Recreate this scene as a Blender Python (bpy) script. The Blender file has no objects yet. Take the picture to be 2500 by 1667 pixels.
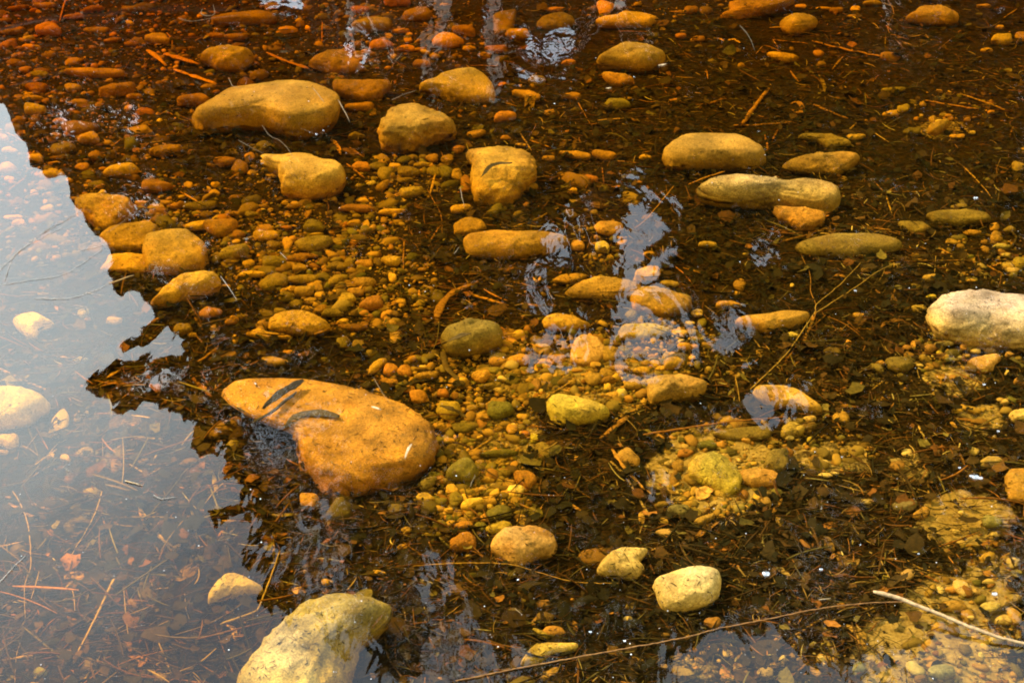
import bpy, bmesh, math, random
import numpy as np
from mathutils import Vector
from mathutils.bvhtree import BVHTree

SC = bpy.context.scene
COL = SC.collection
R = math.radians
rng = np.random.default_rng(7)
random.seed(7)

# ------------------------------------------------------------------ camera
CAM_H, PITCH, LENS, SENS = 1.5, R(32.0), 50.0, 36.0
cd = bpy.data.cameras.new('camera')
cam = bpy.data.objects.new('camera', cd)
COL.objects.link(cam)
cam.location = (0, 0, CAM_H)
cam.rotation_euler = (R(90) - PITCH, 0, 0)
cd.lens = LENS; cd.sensor_width = SENS; cd.clip_start = 0.05; cd.clip_end = 2000
SC.camera = cam
SC.render.resolution_x, SC.render.resolution_y = 1024, 682

# ------------------------------------------------------------------ sky, sun, exposure
SUN_AZ, SUN_EL = R(-60.0), R(47.0)          # azimuth from +Y, positive towards +X
w = bpy.data.worlds.new('World'); SC.world = w; w.use_nodes = True
nt = w.node_tree; nt.nodes.clear()
out = nt.nodes.new('ShaderNodeOutputWorld')
bg = nt.nodes.new('ShaderNodeBackground'); bg.inputs['Strength'].default_value = 0.15
sky = nt.nodes.new('ShaderNodeTexSky'); sky.sky_type = 'NISHITA'; sky.sun_disc = False
sky.sun_elevation = SUN_EL; sky.sun_rotation = SUN_AZ
sky.air_density = 1.0; sky.dust_density = 1.2; sky.ozone_density = 1.0
# thin cirrus veil: real cloud cover of the sky, white, patchy
tc = nt.nodes.new('ShaderNodeTexCoord')
mp = nt.nodes.new('ShaderNodeMapping'); mp.inputs['Scale'].default_value = (1.0, 1.0, 3.2)
mp.inputs['Rotation'].default_value = (0.35, 0.1, 0.3)
nz = nt.nodes.new('ShaderNodeTexNoise'); nz.inputs['Scale'].default_value = 2.3; nz.inputs['Detail'].default_value = 6
nz.inputs['Distortion'].default_value = 0.6
rp = nt.nodes.new('ShaderNodeValToRGB')
rp.color_ramp.elements[0].position = 0.46; rp.color_ramp.elements[0].color = (0, 0, 0, 1)
rp.color_ramp.elements[1].position = 0.70; rp.color_ramp.elements[1].color = (1, 1, 1, 1)
mx = nt.nodes.new('ShaderNodeMixRGB'); mx.blend_type = 'MIX'
mx.inputs['Color2'].default_value = (28.0, 31.5, 31.5, 1)
# the cloud is brightest where it lies across the sun's side of the sky
cd_ = nt.nodes.new('ShaderNodeVectorMath'); cd_.operation = 'DOT_PRODUCT'
CL_AZ, CL_EL = R(-24.5), R(30.5)
cd_.inputs[1].default_value = (math.sin(CL_AZ) * math.cos(CL_EL), math.cos(CL_AZ) * math.cos(CL_EL), math.sin(CL_EL))
cm = nt.nodes.new('ShaderNodeMapRange'); cm.interpolation_type = 'LINEAR'
cm.inputs['From Min'].default_value = math.cos(R(13.0)); cm.inputs['From Max'].default_value = 1.0
cm.inputs['To Min'].default_value = 0.52; cm.inputs['To Max'].default_value = 1.0
ca = nt.nodes.new('ShaderNodeMath'); ca.operation = 'MULTIPLY_ADD'; ca.inputs[1].default_value = 0.30; ca.inputs[2].default_value = 0.70
cf = nt.nodes.new('ShaderNodeMath'); cf.operation = 'MULTIPLY'
L = nt.links.new
L(tc.outputs['Generated'], mp.inputs['Vector']); L(mp.outputs[0], nz.inputs['Vector'])
L(nz.outputs[0], rp.inputs[0]); L(tc.outputs['Generated'], cd_.inputs[0]); L(cd_.outputs['Value'], cm.inputs['Value'])
L(rp.outputs[0], ca.inputs[0]); L(ca.outputs[0], cf.inputs[0]); cpw = nt.nodes.new('ShaderNodeMath'); cpw.operation = 'POWER'; cpw.inputs[1].default_value = 2.0
L(cm.outputs[0], cpw.inputs[0]); L(cpw.outputs[0], cf.inputs[1])
L(cf.outputs[0], mx.inputs['Fac']); L(sky.outputs[0], mx.inputs['Color1'])
L(mx.outputs[0], bg.inputs[0]); L(bg.outputs[0], out.inputs[0])

sd = bpy.data.lights.new('sun', 'SUN'); sd.energy = 5.0; sd.angle = R(0.5); sd.color = (1.0, 0.90, 0.74)
sun = bpy.data.objects.new('sun', sd); COL.objects.link(sun)
sv = Vector((math.sin(SUN_AZ) * math.cos(SUN_EL), math.cos(SUN_AZ) * math.cos(SUN_EL), math.sin(SUN_EL)))
sun.rotation_euler = sv.to_track_quat('Z', 'Y').to_euler()
sun.location = sv * 30

SC.view_settings.view_transform = 'Standard'; SC.view_settings.look = 'None'
SC.view_settings.exposure = 0.74; SC.view_settings.gamma = 1.0
SC.cycles.max_bounces = 8; SC.cycles.transparent_max_bounces = 16
SC.cycles.diffuse_bounces = 2; SC.cycles.glossy_bounces = 3
SC.cycles.caustics_reflective = False; SC.cycles.caustics_refractive = False
SC.cycles.sample_clamp_indirect = 4.0
SC.cycles.use_denoising = True
SC.cycles.use_adaptive_sampling = False
SC.cycles.filter_width = 1.9

# ------------------------------------------------------------------ pixel <-> world
SP, CP = math.sin(PITCH), math.cos(PITCH)
KX, KY = SENS / LENS, SENS / LENS * 682.0 / 1024.0
CROP = {'A': (0, 0), 'B': (825, 0), 'C': (1650, 0), 'D': (0, 550), 'E': (825, 550), 'F': (1650, 550),
        'G': (0, 1097), 'H': (825, 1097), 'I': (1650, 1097)}
CS = 850.0 / 2338.0

def px(crop, x, y):
    """crop pixel -> pixel of the 2500 x 1667 picture"""
    if crop == 'Z': return x * 2500 / 2352.0, y * 2500 / 2352.0
    if crop == 'X': return float(x), float(y)
    ox, oy = CROP[crop]
    return ox + x * CS, oy + y * CS

def ray(X, Y):
    u = (X / 2500.0 - .5) * KX; v = (.5 - Y / 1667.0) * KY
    return np.array((u, CP + SP * v, -SP + CP * v))

def project(P):
    P = np.asarray(P, float).reshape(-1, 3) - np.array((0, 0, CAM_H))
    f = P[:, 1] * CP - P[:, 2] * SP
    upc = P[:, 1] * SP + P[:, 2] * CP
    return np.stack([(P[:, 0] / f / KX + .5) * 2500, (.5 - upc / f / KY) * 1667], 1)

def mirror_project(P):
    P = np.asarray(P, float).reshape(-1, 3).copy(); P[:, 2] *= -1
    return project(P)

# ------------------------------------------------------------------ noise
def _hash(i, j, k):
    h = (i * 374761393 + j * 668265263 + k * 2147483647 + 144269) & 0xffffffff
    h = ((h ^ (h >> 13)) * 1274126177) & 0xffffffff
    h = h ^ (h >> 16)
    return (h & 0xffff) / 32767.5 - 1.0

def vnoise(P):
    P = np.asarray(P, float); F = np.floor(P).astype(np.int64); f = P - F; f = f * f * (3 - 2 * f)
    r = 0
    for a in (0, 1):
        wa = f[:, 0] if a else 1 - f[:, 0]
        for b in (0, 1):
            wb = f[:, 1] if b else 1 - f[:, 1]
            for c in (0, 1):
                wc = f[:, 2] if c else 1 - f[:, 2]
                r = r + wa * wb * wc * _hash(F[:, 0] + a, F[:, 1] + b, F[:, 2] + c)
    return r

def fbm(P, o=4, g=.5):
    s, a, t = 0, 1.0, 0
    P = np.asarray(P, float)
    for k in range(o):
        s = s + a * vnoise(P + 17.3 * k); t += a; a *= g; P = P * 2.03
    return s / t

# ------------------------------------------------------------------ region masks, in picture pixels of the 2352-wide view
GRAV = [(700,570,250,130,1),(820,690,160,90,1),(420,520,200,80,.9),(930,410,110,60,1),(1150,870,260,90,1),(1330,850,260,110,1),
        (1080,1010,150,110,1),(1100,1130,140,90,1),(1650,1080,140,120,.8),(1480,800,180,80,.9),(1370,560,70,60,.8),
        (150,110,330,150,.75),(200,300,200,120,.6),(480,80,380,110,.55),(880,70,260,100,.7),(1500,10,200,40,.5),
        (100,470,200,140,.6),(2190,820,120,60,.8),(2260,590,110,70,.6),(1900,1040,110,50,.6),(2180,260,120,60,.4),
        (2250,1340,150,110,.35),(2250,1500,200,120,.35),(1620,1530,100,60,.4),(1850,1520,80,60,.3),(2270,960,90,60,.4),(2520,700,130,200,.6),(2560,1300,150,180,.5),(-150,300,130,200,.6),(-160,1000,120,160,.4),(1200,1680,300,60,.5),(2600,200,120,120,.4),
        (300,420,160,70,.6),(1000,880,200,60,.6),(1180,360,100,60,.3),(580,420,80,60,.5),(1330,640,220,60,.3),
        (1750,1000,150,50,.5),(2080,880,90,50,.4),(900,640,120,60,.9),(1560,870,160,60,.5),(780,500,180,60,.9)]
SAND = [(1640,1080,140,100,1),(2215,1195,115,62,1),(2030,1500,60,90,1),(2200,1440,150,120,.9),(2270,1330,70,60,.6),(1150,1040,120,120,.45),
        (1330,870,230,100,.5),(2260,960,60,40,.6),(1900,1050,120,40,.5),(2230,1560,160,50,.95),(2200,870,90,40,.5),
        (2080,1080,60,40,.6),(1600,1545,70,40,.5),(720,600,160,60,.25),(2170,290,60,30,.4),(1980,1330,110,30,.25)]
def mask(blobs, X, Y):
    X = X * .9408; Y = Y * .9408
    nx = 18 * vnoise(np.stack([X * .03, Y * .045, X * 0], 1)) + 9 * vnoise(np.stack([X * .1, Y * .14, X * 0 + 5], 1))
    ny = 12 * vnoise(np.stack([X * .03, Y * .045, X * 0 + 9], 1)) + 7 * vnoise(np.stack([X * .1, Y * .14, X * 0 + 3], 1))
    m = np.zeros(len(X))
    for cx, cy, rx, ry, d in blobs:
        r = np.sqrt(((X + nx - cx) / rx) ** 2 + ((Y + ny - cy) / ry) ** 2)
        m = np.maximum(m, d * np.clip((1.12 - r) / .3, 0, 1))
    return m

def bed_z(x, y):
    """how deep the stream bed lies below the still water (z = 0)"""
    x = np.asarray(x, float); y = np.asarray(y, float)
    xc = np.clip(x, -3.2, 3.2)
    d = .076 + .014 * np.clip(y - 1.45, -2, 3.6) + .020 * np.clip(.85 - xc, 0, 4)
    d = d - .012 * np.clip(xc - .85, 0, 2)
    d = d + .035 * np.clip(-.15 - xc, 0, .8) * np.clip(2.7 - y, 0, 1)
    d = np.maximum(d, .056)
    d = d - .16 * np.clip(1.35 - y, 0, 3) - .28 * np.clip(y - 5.2, 0, 9)       # the near and the far shore rise out of the water
    P = np.stack([x.ravel(), y.ravel(), x.ravel() * 0], 1)
    n = (.022 * fbm(P * 2.1, 3) + .007 * fbm(P * 9, 3)).reshape(x.shape)
    return -d + n * np.clip(d / .09, .35, 1.2)

def hit_bed(X, Y, lift=0.0):
    r = ray(X, Y); z = -.1
    for _ in range(12):
        t = (z - CAM_H) / r[2]; p = r * t
        z = float(bed_z(np.array([p[0]]), np.array([p[1]]))[0]) + lift
    t = (z - CAM_H) / r[2]; p = r * t
    return np.array((p[0], p[1], z))

# ------------------------------------------------------------------ mesh helpers
def link(name, me, mat, parent=None):
    o = bpy.data.objects.new(name, me); COL.objects.link(o)
    if mat is not None:
        for m in (mat if isinstance(mat, (list, tuple)) else [mat]): me.materials.append(m)
    if parent: o.parent = parent
    return o

def mesh_np(name, V, F, smooth=True, attrs=None, mi=None):
    """V n x 3, F m x k with one k"""
    me = bpy.data.meshes.new(name); V = np.asarray(V, np.float32); F = np.asarray(F, np.int32)
    k = F.shape[1]
    me.vertices.add(len(V)); me.vertices.foreach_set('co', V.ravel())
    me.loops.add(F.size); me.loops.foreach_set('vertex_index', F.ravel())
    me.polygons.add(len(F)); me.polygons.foreach_set('loop_start', np.arange(0, F.size, k, dtype=np.int32))
    me.polygons.foreach_set('use_smooth', np.full(len(F), smooth, bool))
    if attrs:
        for an, arr in attrs.items():
            arr = np.asarray(arr, np.float32)
            if arr.ndim == 1:
                a = me.attributes.new(an, 'FLOAT', 'POINT'); a.data.foreach_set('value', arr)
            else:
                a = me.attributes.new(an, 'FLOAT_COLOR', 'POINT')
                if arr.shape[1] == 3: arr = np.concatenate([arr, np.ones((len(arr), 1), np.float32)], 1)
                a.data.foreach_set('color', arr.ravel())
    me.update(calc_edges=True)
    return me

def tag(o, label=None, cat=None, group=None, kind=None):
    if label: o['label'] = label
    if cat: o['category'] = cat
    if group: o['group'] = group
    if kind: o['kind'] = kind
    return o

ICO = {}
def ico(n):
    if n not in ICO:
        bm = bmesh.new(); bmesh.ops.create_icosphere(bm, subdivisions=n, radius=1)
        ICO[n] = (np.array([v.co[:] for v in bm.verts]), np.array([[v.index for v in f.verts] for f in bm.faces]))
        bm.free()
    return ICO[n]

# ------------------------------------------------------------------ materials
def newmat(name):
    m = bpy.data.materials.new(name); m.use_nodes = True
    t = m.node_tree; t.nodes.clear()
    o = t.nodes.new('ShaderNodeOutputMaterial'); b = t.nodes.new('ShaderNodeBsdfPrincipled')
    t.links.new(b.outputs[0], o.inputs[0])
    return m, t, b

def N(t, typ, **kw):
    n = t.nodes.new(typ)
    for k, v in kw.items():
        if k.startswith('i_'):
            key = k[2:]
            n.inputs[int(key) if key.isdigit() else key.replace('_', ' ')].default_value = v
        else: setattr(n, k, v)
    return n

def stone_mat(name, colour_from, mott=.35, speck=.5, bump=.5, scale=1.0):
    """worn river stone: soft patches, fine speckle, silt stains; its own colour comes from the object or the vertex"""
    m, t, b = newmat(name); l = t.links.new
    tcn = N(t, 'ShaderNodeTexCoord'); oi = N(t, 'ShaderNodeObjectInfo')
    geo = N(t, 'ShaderNodeNewGeometry')
    if colour_from == 'object':
        col = oi.outputs['Color']
    else:
        col = N(t, 'ShaderNodeAttribute', attribute_name='tint').outputs['Color']
    pos = geo.outputs['Position']
    n1 = N(t, 'ShaderNodeTexNoise', i_Scale=9 * scale, i_Detail=6, i_Roughness=.62); l(pos, n1.inputs['Vector'])
    n2 = N(t, 'ShaderNodeTexNoise', i_Scale=230 * scale, i_Detail=3, i_Roughness=.7); l(pos, n2.inputs['Vector'])
    n3 = N(t, 'ShaderNodeTexNoise', i_Scale=48 * scale, i_Detail=8, i_Roughness=.7); l(pos, n3.inputs['Vector'])
    r1 = N(t, 'ShaderNodeMapRange'); r1.inputs['From Min'].default_value = .32; r1.inputs['From Max'].default_value = .68
    r1.inputs['To Min'].default_value = 1 - mott; r1.inputs['To Max'].default_value = 1 + mott * .55; l(n1.outputs[0], r1.inputs['Value'])
    r2 = N(t, 'ShaderNodeMapRange'); r2.inputs['From Min'].default_value = .3; r2.inputs['From Max'].default_value = .7
    r2.inputs['To Min'].default_value = 1 - speck * .5; r2.inputs['To Max'].default_value = 1 + speck * .4; l(n2.outputs[0], r2.inputs['Value'])
    mu = N(t, 'ShaderNodeMath', operation='MULTIPLY'); l(r1.outputs[0], mu.inputs[0]); l(r2.outputs[0], mu.inputs[1])
    vm = N(t, 'ShaderNodeVectorMath', operation='SCALE'); l(col, vm.inputs[0]); l(mu.outputs[0], vm.inputs['Scale'])
    # silt and algae film lying in blotches
    r3 = N(t, 'ShaderNodeMapRange'); r3.inputs['From Min'].default_value = .56; r3.inputs['From Max'].default_value = .70
    r3.inputs['To Min'].default_value = 0; r3.inputs['To Max'].default_value = mott * 1.3; l(n3.outputs[0], r3.inputs['Value'])
    mxx = N(t, 'ShaderNodeMixRGB'); mxx.inputs['Color2'].default_value = (.085, .062, .03, 1)
    l(r3.outputs[0], mxx.inputs['Fac']); l(vm.outputs[0], mxx.inputs['Color1']); l(mxx.outputs[0], b.inputs['Base Color'])
    n4 = N(t, 'ShaderNodeTexNoise', i_Scale=17 * scale, i_Detail=9, i_Roughness=.75, i_Distortion=.6); l(pos, n4.inputs['Vector'])
    r4 = N(t, 'ShaderNodeMapRange'); r4.inputs['From Min'].default_value = .50; r4.inputs['From Max'].default_value = .66
    r4.inputs['To Min'].default_value = 0; r4.inputs['To Max'].default_value = mott * .9; l(n4.outputs[0], r4.inputs['Value'])
    mx4 = N(t, 'ShaderNodeMixRGB', blend_type='MULTIPLY'); mx4.inputs['Color2'].default_value = (.62, .46, .26, 1)
    l(r4.outputs[0], mx4.inputs['Fac']); l(mxx.outputs[0], mx4.inputs['Color1']); l(mx4.outputs[0], b.inputs['Base Color'])
    b.inputs['Roughness'].default_value = .75; b.inputs['Specular IOR Level'].default_value = .15
    bp = N(t, 'ShaderNodeBump', i_Strength=bump, i_Distance=.006)
    ad = N(t, 'ShaderNodeMath', operation='MULTIPLY_ADD'); ad.inputs[1].default_value = .35
    l(n2.outputs[0], ad.inputs[0]); l(n3.outputs[0], ad.inputs[2]); l(ad.outputs[0], bp.inputs['Height'])
    l(bp.outputs[0], b.inputs['Normal'])
    return m

M_SMOOTH = stone_mat('worn smooth stone', 'object', .45, .85, .7)
M_ROUGH = stone_mat('rough gritty stone', 'object', .62, 1.0, 1.0, 1.3)
M_TINT_S = stone_mat('weathered smooth stone', 'tint', .42, .8, .7)
M_TINT_R = stone_mat('weathered rough stone', 'tint', .6, .95, 1.0, 1.3)
M_GRAVEL = stone_mat('gravel stone', 'tint', .3, .5, .5, 2.0)

def litter_mat(name, from_obj=False, rough=.8):
    m, t, b = newmat(name); l = t.links.new
    geo = N(t, 'ShaderNodeNewGeometry')
    if from_obj: col = N(t, 'ShaderNodeObjectInfo').outputs['Color']
    else: col = N(t, 'ShaderNodeAttribute', attribute_name='tint').outputs['Color']
    n = N(t, 'ShaderNodeTexNoise', i_Scale=160, i_Detail=4); l(geo.outputs['Position'], n.inputs['Vector'])
    r = N(t, 'ShaderNodeMapRange'); r.inputs['From Min'].default_value = .3; r.inputs['From Max'].default_value = .7
    r.inputs['To Min'].default_value = .55; r.inputs['To Max'].default_value = 1.35; l(n.outputs[0], r.inputs['Value'])
    vm = N(t, 'ShaderNodeVectorMath', operation='SCALE'); l(col, vm.inputs[0]); l(r.outputs[0], vm.inputs['Scale'])
    l(vm.outputs[0], b.inputs['Base Color']); b.inputs['Roughness'].default_value = rough
    b.inputs['Specular IOR Level'].default_value = .2
    bp = N(t, 'ShaderNodeBump', i_Strength=.5, i_Distance=.002); l(n.outputs[0], bp.inputs['Height']); l(bp.outputs[0], b.inputs['Normal'])
    return m
M_LITTER = litter_mat('sodden plant litter')
M_TWIG = litter_mat('twig and leaf', True)

# ------------------------------------------------------------------ ground and stream bed
m, t, b = newmat('stream bed'); l = t.links.new
geo = N(t, 'ShaderNodeNewGeometry'); sa = N(t, 'ShaderNodeAttribute', attribute_name='sand')
n1 = N(t, 'ShaderNodeTexNoise', i_Scale=70, i_Detail=8, i_Roughness=.75); l(geo.outputs['Position'], n1.inputs['Vector'])
n2 = N(t, 'ShaderNodeTexNoise', i_Scale=11, i_Detail=5); l(geo.outputs['Position'], n2.inputs['Vector'])
c1 = N(t, 'ShaderNodeValToRGB'); e = c1.color_ramp.elements
e[0].position = .38; e[0].color = (.005, .0035, .002, 1); e[1].position = .78; e[1].color = (.05, .026, .011, 1)
l(n1.outputs[0], c1.inputs[0])
c2 = N(t, 'ShaderNodeValToRGB'); e = c2.color_ramp.elements
e[0].position = .3; e[0].color = (.11, .07, .034, 1); e[1].position = .68; e[1].color = (.46, .335, .215, 1)
l(n1.outputs[0], c2.inputs[0])
ad = N(t, 'ShaderNodeMath', operation='ADD'); l(sa.outputs['Fac'], ad.inputs[0])
sb = N(t, 'ShaderNodeMath', operation='MULTIPLY_ADD'); sb.inputs[1].default_value = .9; sb.inputs[2].default_value = -.45
l(n2.outputs[0], sb.inputs[0]); l(sb.outputs[0], ad.inputs[1])
sb2 = N(t, 'ShaderNodeMath', operation='MULTIPLY_ADD'); sb2.inputs[1].default_value = 1.1; sb2.inputs[2].default_value = -.55
l(n1.outputs[0], sb2.inputs[0]); ad2 = N(t, 'ShaderNodeMath', operation='ADD'); l(ad.outputs[0], ad2.inputs[0]); l(sb2.outputs[0], ad2.inputs[1])
r = N(t, 'ShaderNodeMapRange'); r.inputs['From Min'].default_value = .32; r.inputs['From Max'].default_value = .60; l(ad2.outputs[0], r.inputs['Value'])
mm = N(t, 'ShaderNodeMixRGB'); l(r.outputs[0], mm.inputs['Fac']); l(c1.outputs[0], mm.inputs['Color1']); l(c2.outputs[0], mm.inputs['Color2'])
l(mm.outputs[0], b.inputs['Base Color']); b.inputs['Roughness'].default_value = .9; b.inputs['Specular IOR Level'].default_value = .1
bp = N(t, 'ShaderNodeBump', i_Strength=.9, i_Distance=.008); l(n1.outputs[0], bp.inputs['Height']); l(bp.outputs[0], b.inputs['Normal'])
M_BED = m
m, t, b = newmat('forest ground'); l = t.links.new
tcn = N(t, 'ShaderNodeTexCoord'); n1 = N(t, 'ShaderNodeTexNoise', i_Scale=3, i_Detail=9, i_Roughness=.7); l(tcn.outputs['Object'], n1.inputs['Vector'])
c1 = N(t, 'ShaderNodeValToRGB'); e = c1.color_ramp.elements
e[0].position = .35; e[0].color = (.03, .022, .012, 1); e[1].position = .65; e[1].color = (.09, .085, .03, 1)
l(n1.outputs[0], c1.inputs[0]); l(c1.outputs[0], b.inputs['Base Color']); b.inputs['Roughness'].default_value = .95
M_GROUND = m

def grid(xs, ys, zf, name, mat, attrs=None):
    Xg, Yg = np.meshgrid(xs, ys); Z = zf(Xg, Yg)
    V = np.stack([Xg.ravel(), Yg.ravel(), Z.ravel()], 1)
    nx, ny = len(xs), len(ys); i = np.arange(nx * ny).reshape(ny, nx)
    F = np.stack([i[:-1, :-1].ravel(), i[:-1, 1:].ravel(), i[1:, 1:].ravel(), i[1:, :-1].ravel()], 1)
    at = attrs(V) if attrs else None
    me = mesh_np(name, V, F, True, at)
    return link(name, me, mat), V, F

def bed_attr(V):
    p = project(V)
    return {'sand': np.clip(mask(SAND, p[:, 0], p[:, 1]), 0, 1)}
def bed_fine(x, y):
    z = bed_z(x, y)
    P = np.stack([x.ravel(), y.ravel(), x.ravel() * 0], 1)
    z = z + (.006 * fbm(P * 30, 3) + .003 * fbm(P * 90, 2)).reshape(x.shape)
    edge = np.minimum(np.minimum(x + 2.7, 2.7 - x), np.minimum(y - .95, 5.55 - y))
    return z - .03 * np.clip(1 - edge / .12, 0, 1)
bed, BV, BF = grid(np.arange(-2.7, 2.701, .011), np.arange(.95, 5.56, .011), bed_fine, 'stream_bed', M_BED, bed_attr)
tag(bed, 'brown silt and sand bed of the shallow stream', kind='structure')

def ground_z(x, y):
    z = bed_z(x, y)
    inside = (np.abs(x) < 2.65) & (y > 1.0) & (y < 5.5)
    z = np.where(inside, z - .07, z - .02 * (np.abs(x) < 2.9) * (y > .8) * (y < 5.7))
    z = np.where(y > 7, np.minimum(z, .35 + .06 * (y - 7)), z)
    z = np.where(y > 18, .35 + .06 * 11 + .02 * np.clip(y - 18, 0, 300), z)
    return np.where(y < -1, np.clip(z, -.2, .35), z)
gx = np.concatenate([[-900, -300, -100, -50, -25, -14], np.arange(-9, 9.1, .25), [14, 25, 50, 100, 300, 900]])
gy = np.concatenate([[-900, -300, -100, -40, -15, -6, -3], np.arange(-1.5, 12.1, .25), [14, 17, 25, 50, 100, 300, 900]])
gr, _, _ = grid(gx, gy, ground_z, 'ground', M_GROUND)
tag(gr, 'forest floor around the stream', kind='structure')

# ------------------------------------------------------------------ water: tannin brown, clear, lightly rippled
wm = bpy.data.materials.new('brown stream water'); wm.use_nodes = True; t = wm.node_tree; t.nodes.clear(); l = t.links.new
wo = N(t, 'ShaderNodeOutputMaterial'); tr = N(t, 'ShaderNodeBsdfTransparent'); gl = N(t, 'ShaderNodeBsdfGlossy', i_Roughness=.012)
geo = N(t, 'ShaderNodeNewGeometry')
na = N(t, 'ShaderNodeTexNoise', i_Scale=5.5, i_Detail=2, i_Distortion=.8)
mpn = N(t, 'ShaderNodeMapping'); mpn.inputs['Scale'].default_value = (1.0, .45, 1); mpn.inputs['Rotation'].default_value = (0, 0, .35)
l(geo.outputs['Position'], mpn.inputs['Vector']); l(mpn.outputs[0], na.inputs['Vector'])
nb = N(t, 'ShaderNodeTexNoise', i_Scale=24, i_Detail=2, i_Distortion=.5); l(mpn.outputs[0], nb.inputs['Vector'])
mk = N(t, 'ShaderNodeTexNoise', i_Scale=1.3, i_Detail=2); l(geo.outputs['Position'], mk.inputs['Vector'])
sx = N(t, 'ShaderNodeSeparateXYZ'); l(geo.outputs['Position'], sx.inputs[0])
mr = N(t, 'ShaderNodeMapRange', interpolation_type='SMOOTHSTEP'); mr.inputs['From Min'].default_value = -1.05; mr.inputs['From Max'].default_value = -.15
mr.inputs['To Min'].default_value = .04; mr.inputs['To Max'].default_value = 1; l(sx.outputs[0], mr.inputs['Value'])
mry = N(t, 'ShaderNodeMapRange', interpolation_type='SMOOTHSTEP'); mry.inputs['From Min'].default_value = 2.0; mry.inputs['From Max'].default_value = 3.6
mry.inputs['To Min'].default_value = .45; mry.inputs['To Max'].default_value = .6; l(sx.outputs[1], mry.inputs['Value'])
mulk = N(t, 'ShaderNodeMath', operation='MULTIPLY'); l(mr.outputs[0], mulk.inputs[0]); l(mry.outputs[0], mulk.inputs[1])
hs = N(t, 'ShaderNodeMath', operation='MULTIPLY_ADD'); hs.inputs[1].default_value = .16; l(nb.outputs[0], hs.inputs[0]); l(na.outputs[0], hs.inputs[2])
hm = N(t, 'ShaderNodeMath', operation='MULTIPLY'); l(hs.outputs[0], hm.inputs[0]); l(mulk.outputs[0], hm.inputs[1])
wb = N(t, 'ShaderNodeBump', i_Strength=1.0, i_Distance=.0055); l(hm.outputs[0], wb.inputs['Height'])
l(wb.outputs[0], gl.inputs['Normal'])
lw = N(t, 'ShaderNodeLayerWeight', i_Blend=.5); l(wb.outputs[0], lw.inputs['Normal'])
pw = N(t, 'ShaderNodeMath', operation='POWER'); pw.inputs[1].default_value = 4.5; l(lw.outputs['Facing'], pw.inputs[0])
fr = N(t, 'ShaderNodeMath', operation='MULTIPLY_ADD'); fr.inputs[1].default_value = .97; fr.inputs[2].default_value = .044; l(pw.outputs[0], fr.inputs[0])
mxs = N(t, 'ShaderNodeMixShader'); l(fr.outputs[0], mxs.inputs[0]); l(tr.outputs[0], mxs.inputs[1]); l(gl.outputs[0], mxs.inputs[2])
l(mxs.outputs[0], wo.inputs['Surface'])
va = N(t, 'ShaderNodeVolumeAbsorption'); va.inputs['Color'].default_value = (.98, .835, .10, 1); va.inputs['Density'].default_value = 10.0
l(va.outputs[0], wo.inputs['Volume'])
x0, x1, y0, y1, zb = -14, 14, .2, 8.2, -.9
V = [(x0, y0, zb), (x1, y0, zb), (x1, y1, zb), (x0, y1, zb), (x0, y0, 0), (x1, y0, 0), (x1, y1, 0), (x0, y1, 0)]
F = [(3, 2, 1, 0), (4, 5, 6, 7), (0, 1, 5, 4), (1, 2, 6, 5), (2, 3, 7, 6), (3, 0, 4, 7)]
water = link('water', mesh_np('water', V, F, False), wm)
tag(water, 'clear brown stream water mirroring dark trees and pale sky', kind='structure')
# ------------------------------------------------------------------ colours (the dry colour of the thing)
PAL = {'warm': (.60, .395, .215), 'honey': (.56, .335, .10), 'beige': (.52, .36, .17), 'pale': (.56, .40, .22), 'ochre': (.38, .215, .065), 'yellow': (.52, .295, .075), 'olive': (.215, .145, .045),
       'green': (.155, .125, .04), 'orange': (.44, .21, .055), 'red': (.34, .14, .045), 'brown': (.18, .10, .035), 'rust': (.30, .14, .04),
       'dark': (.06, .038, .02), 'moss': (.44, .32, .065), 'pink': (.50, .28, .13), 'grey': (.20, .175, .10), 'tan': (.48, .31, .14), 'black': (.02, .013, .008), 'gold': (.50, .215, .03)}
WORD = {'pale': 'pale cream', 'green': 'dark green', 'dark': 'dark brown', 'moss': 'yellow-green', 'grey': 'grey-green', 'rust': 'rusty brown',
        'pink': 'pinkish orange', 'black': 'blackish', 'red': 'brick red', 'beige': 'beige'}

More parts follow.
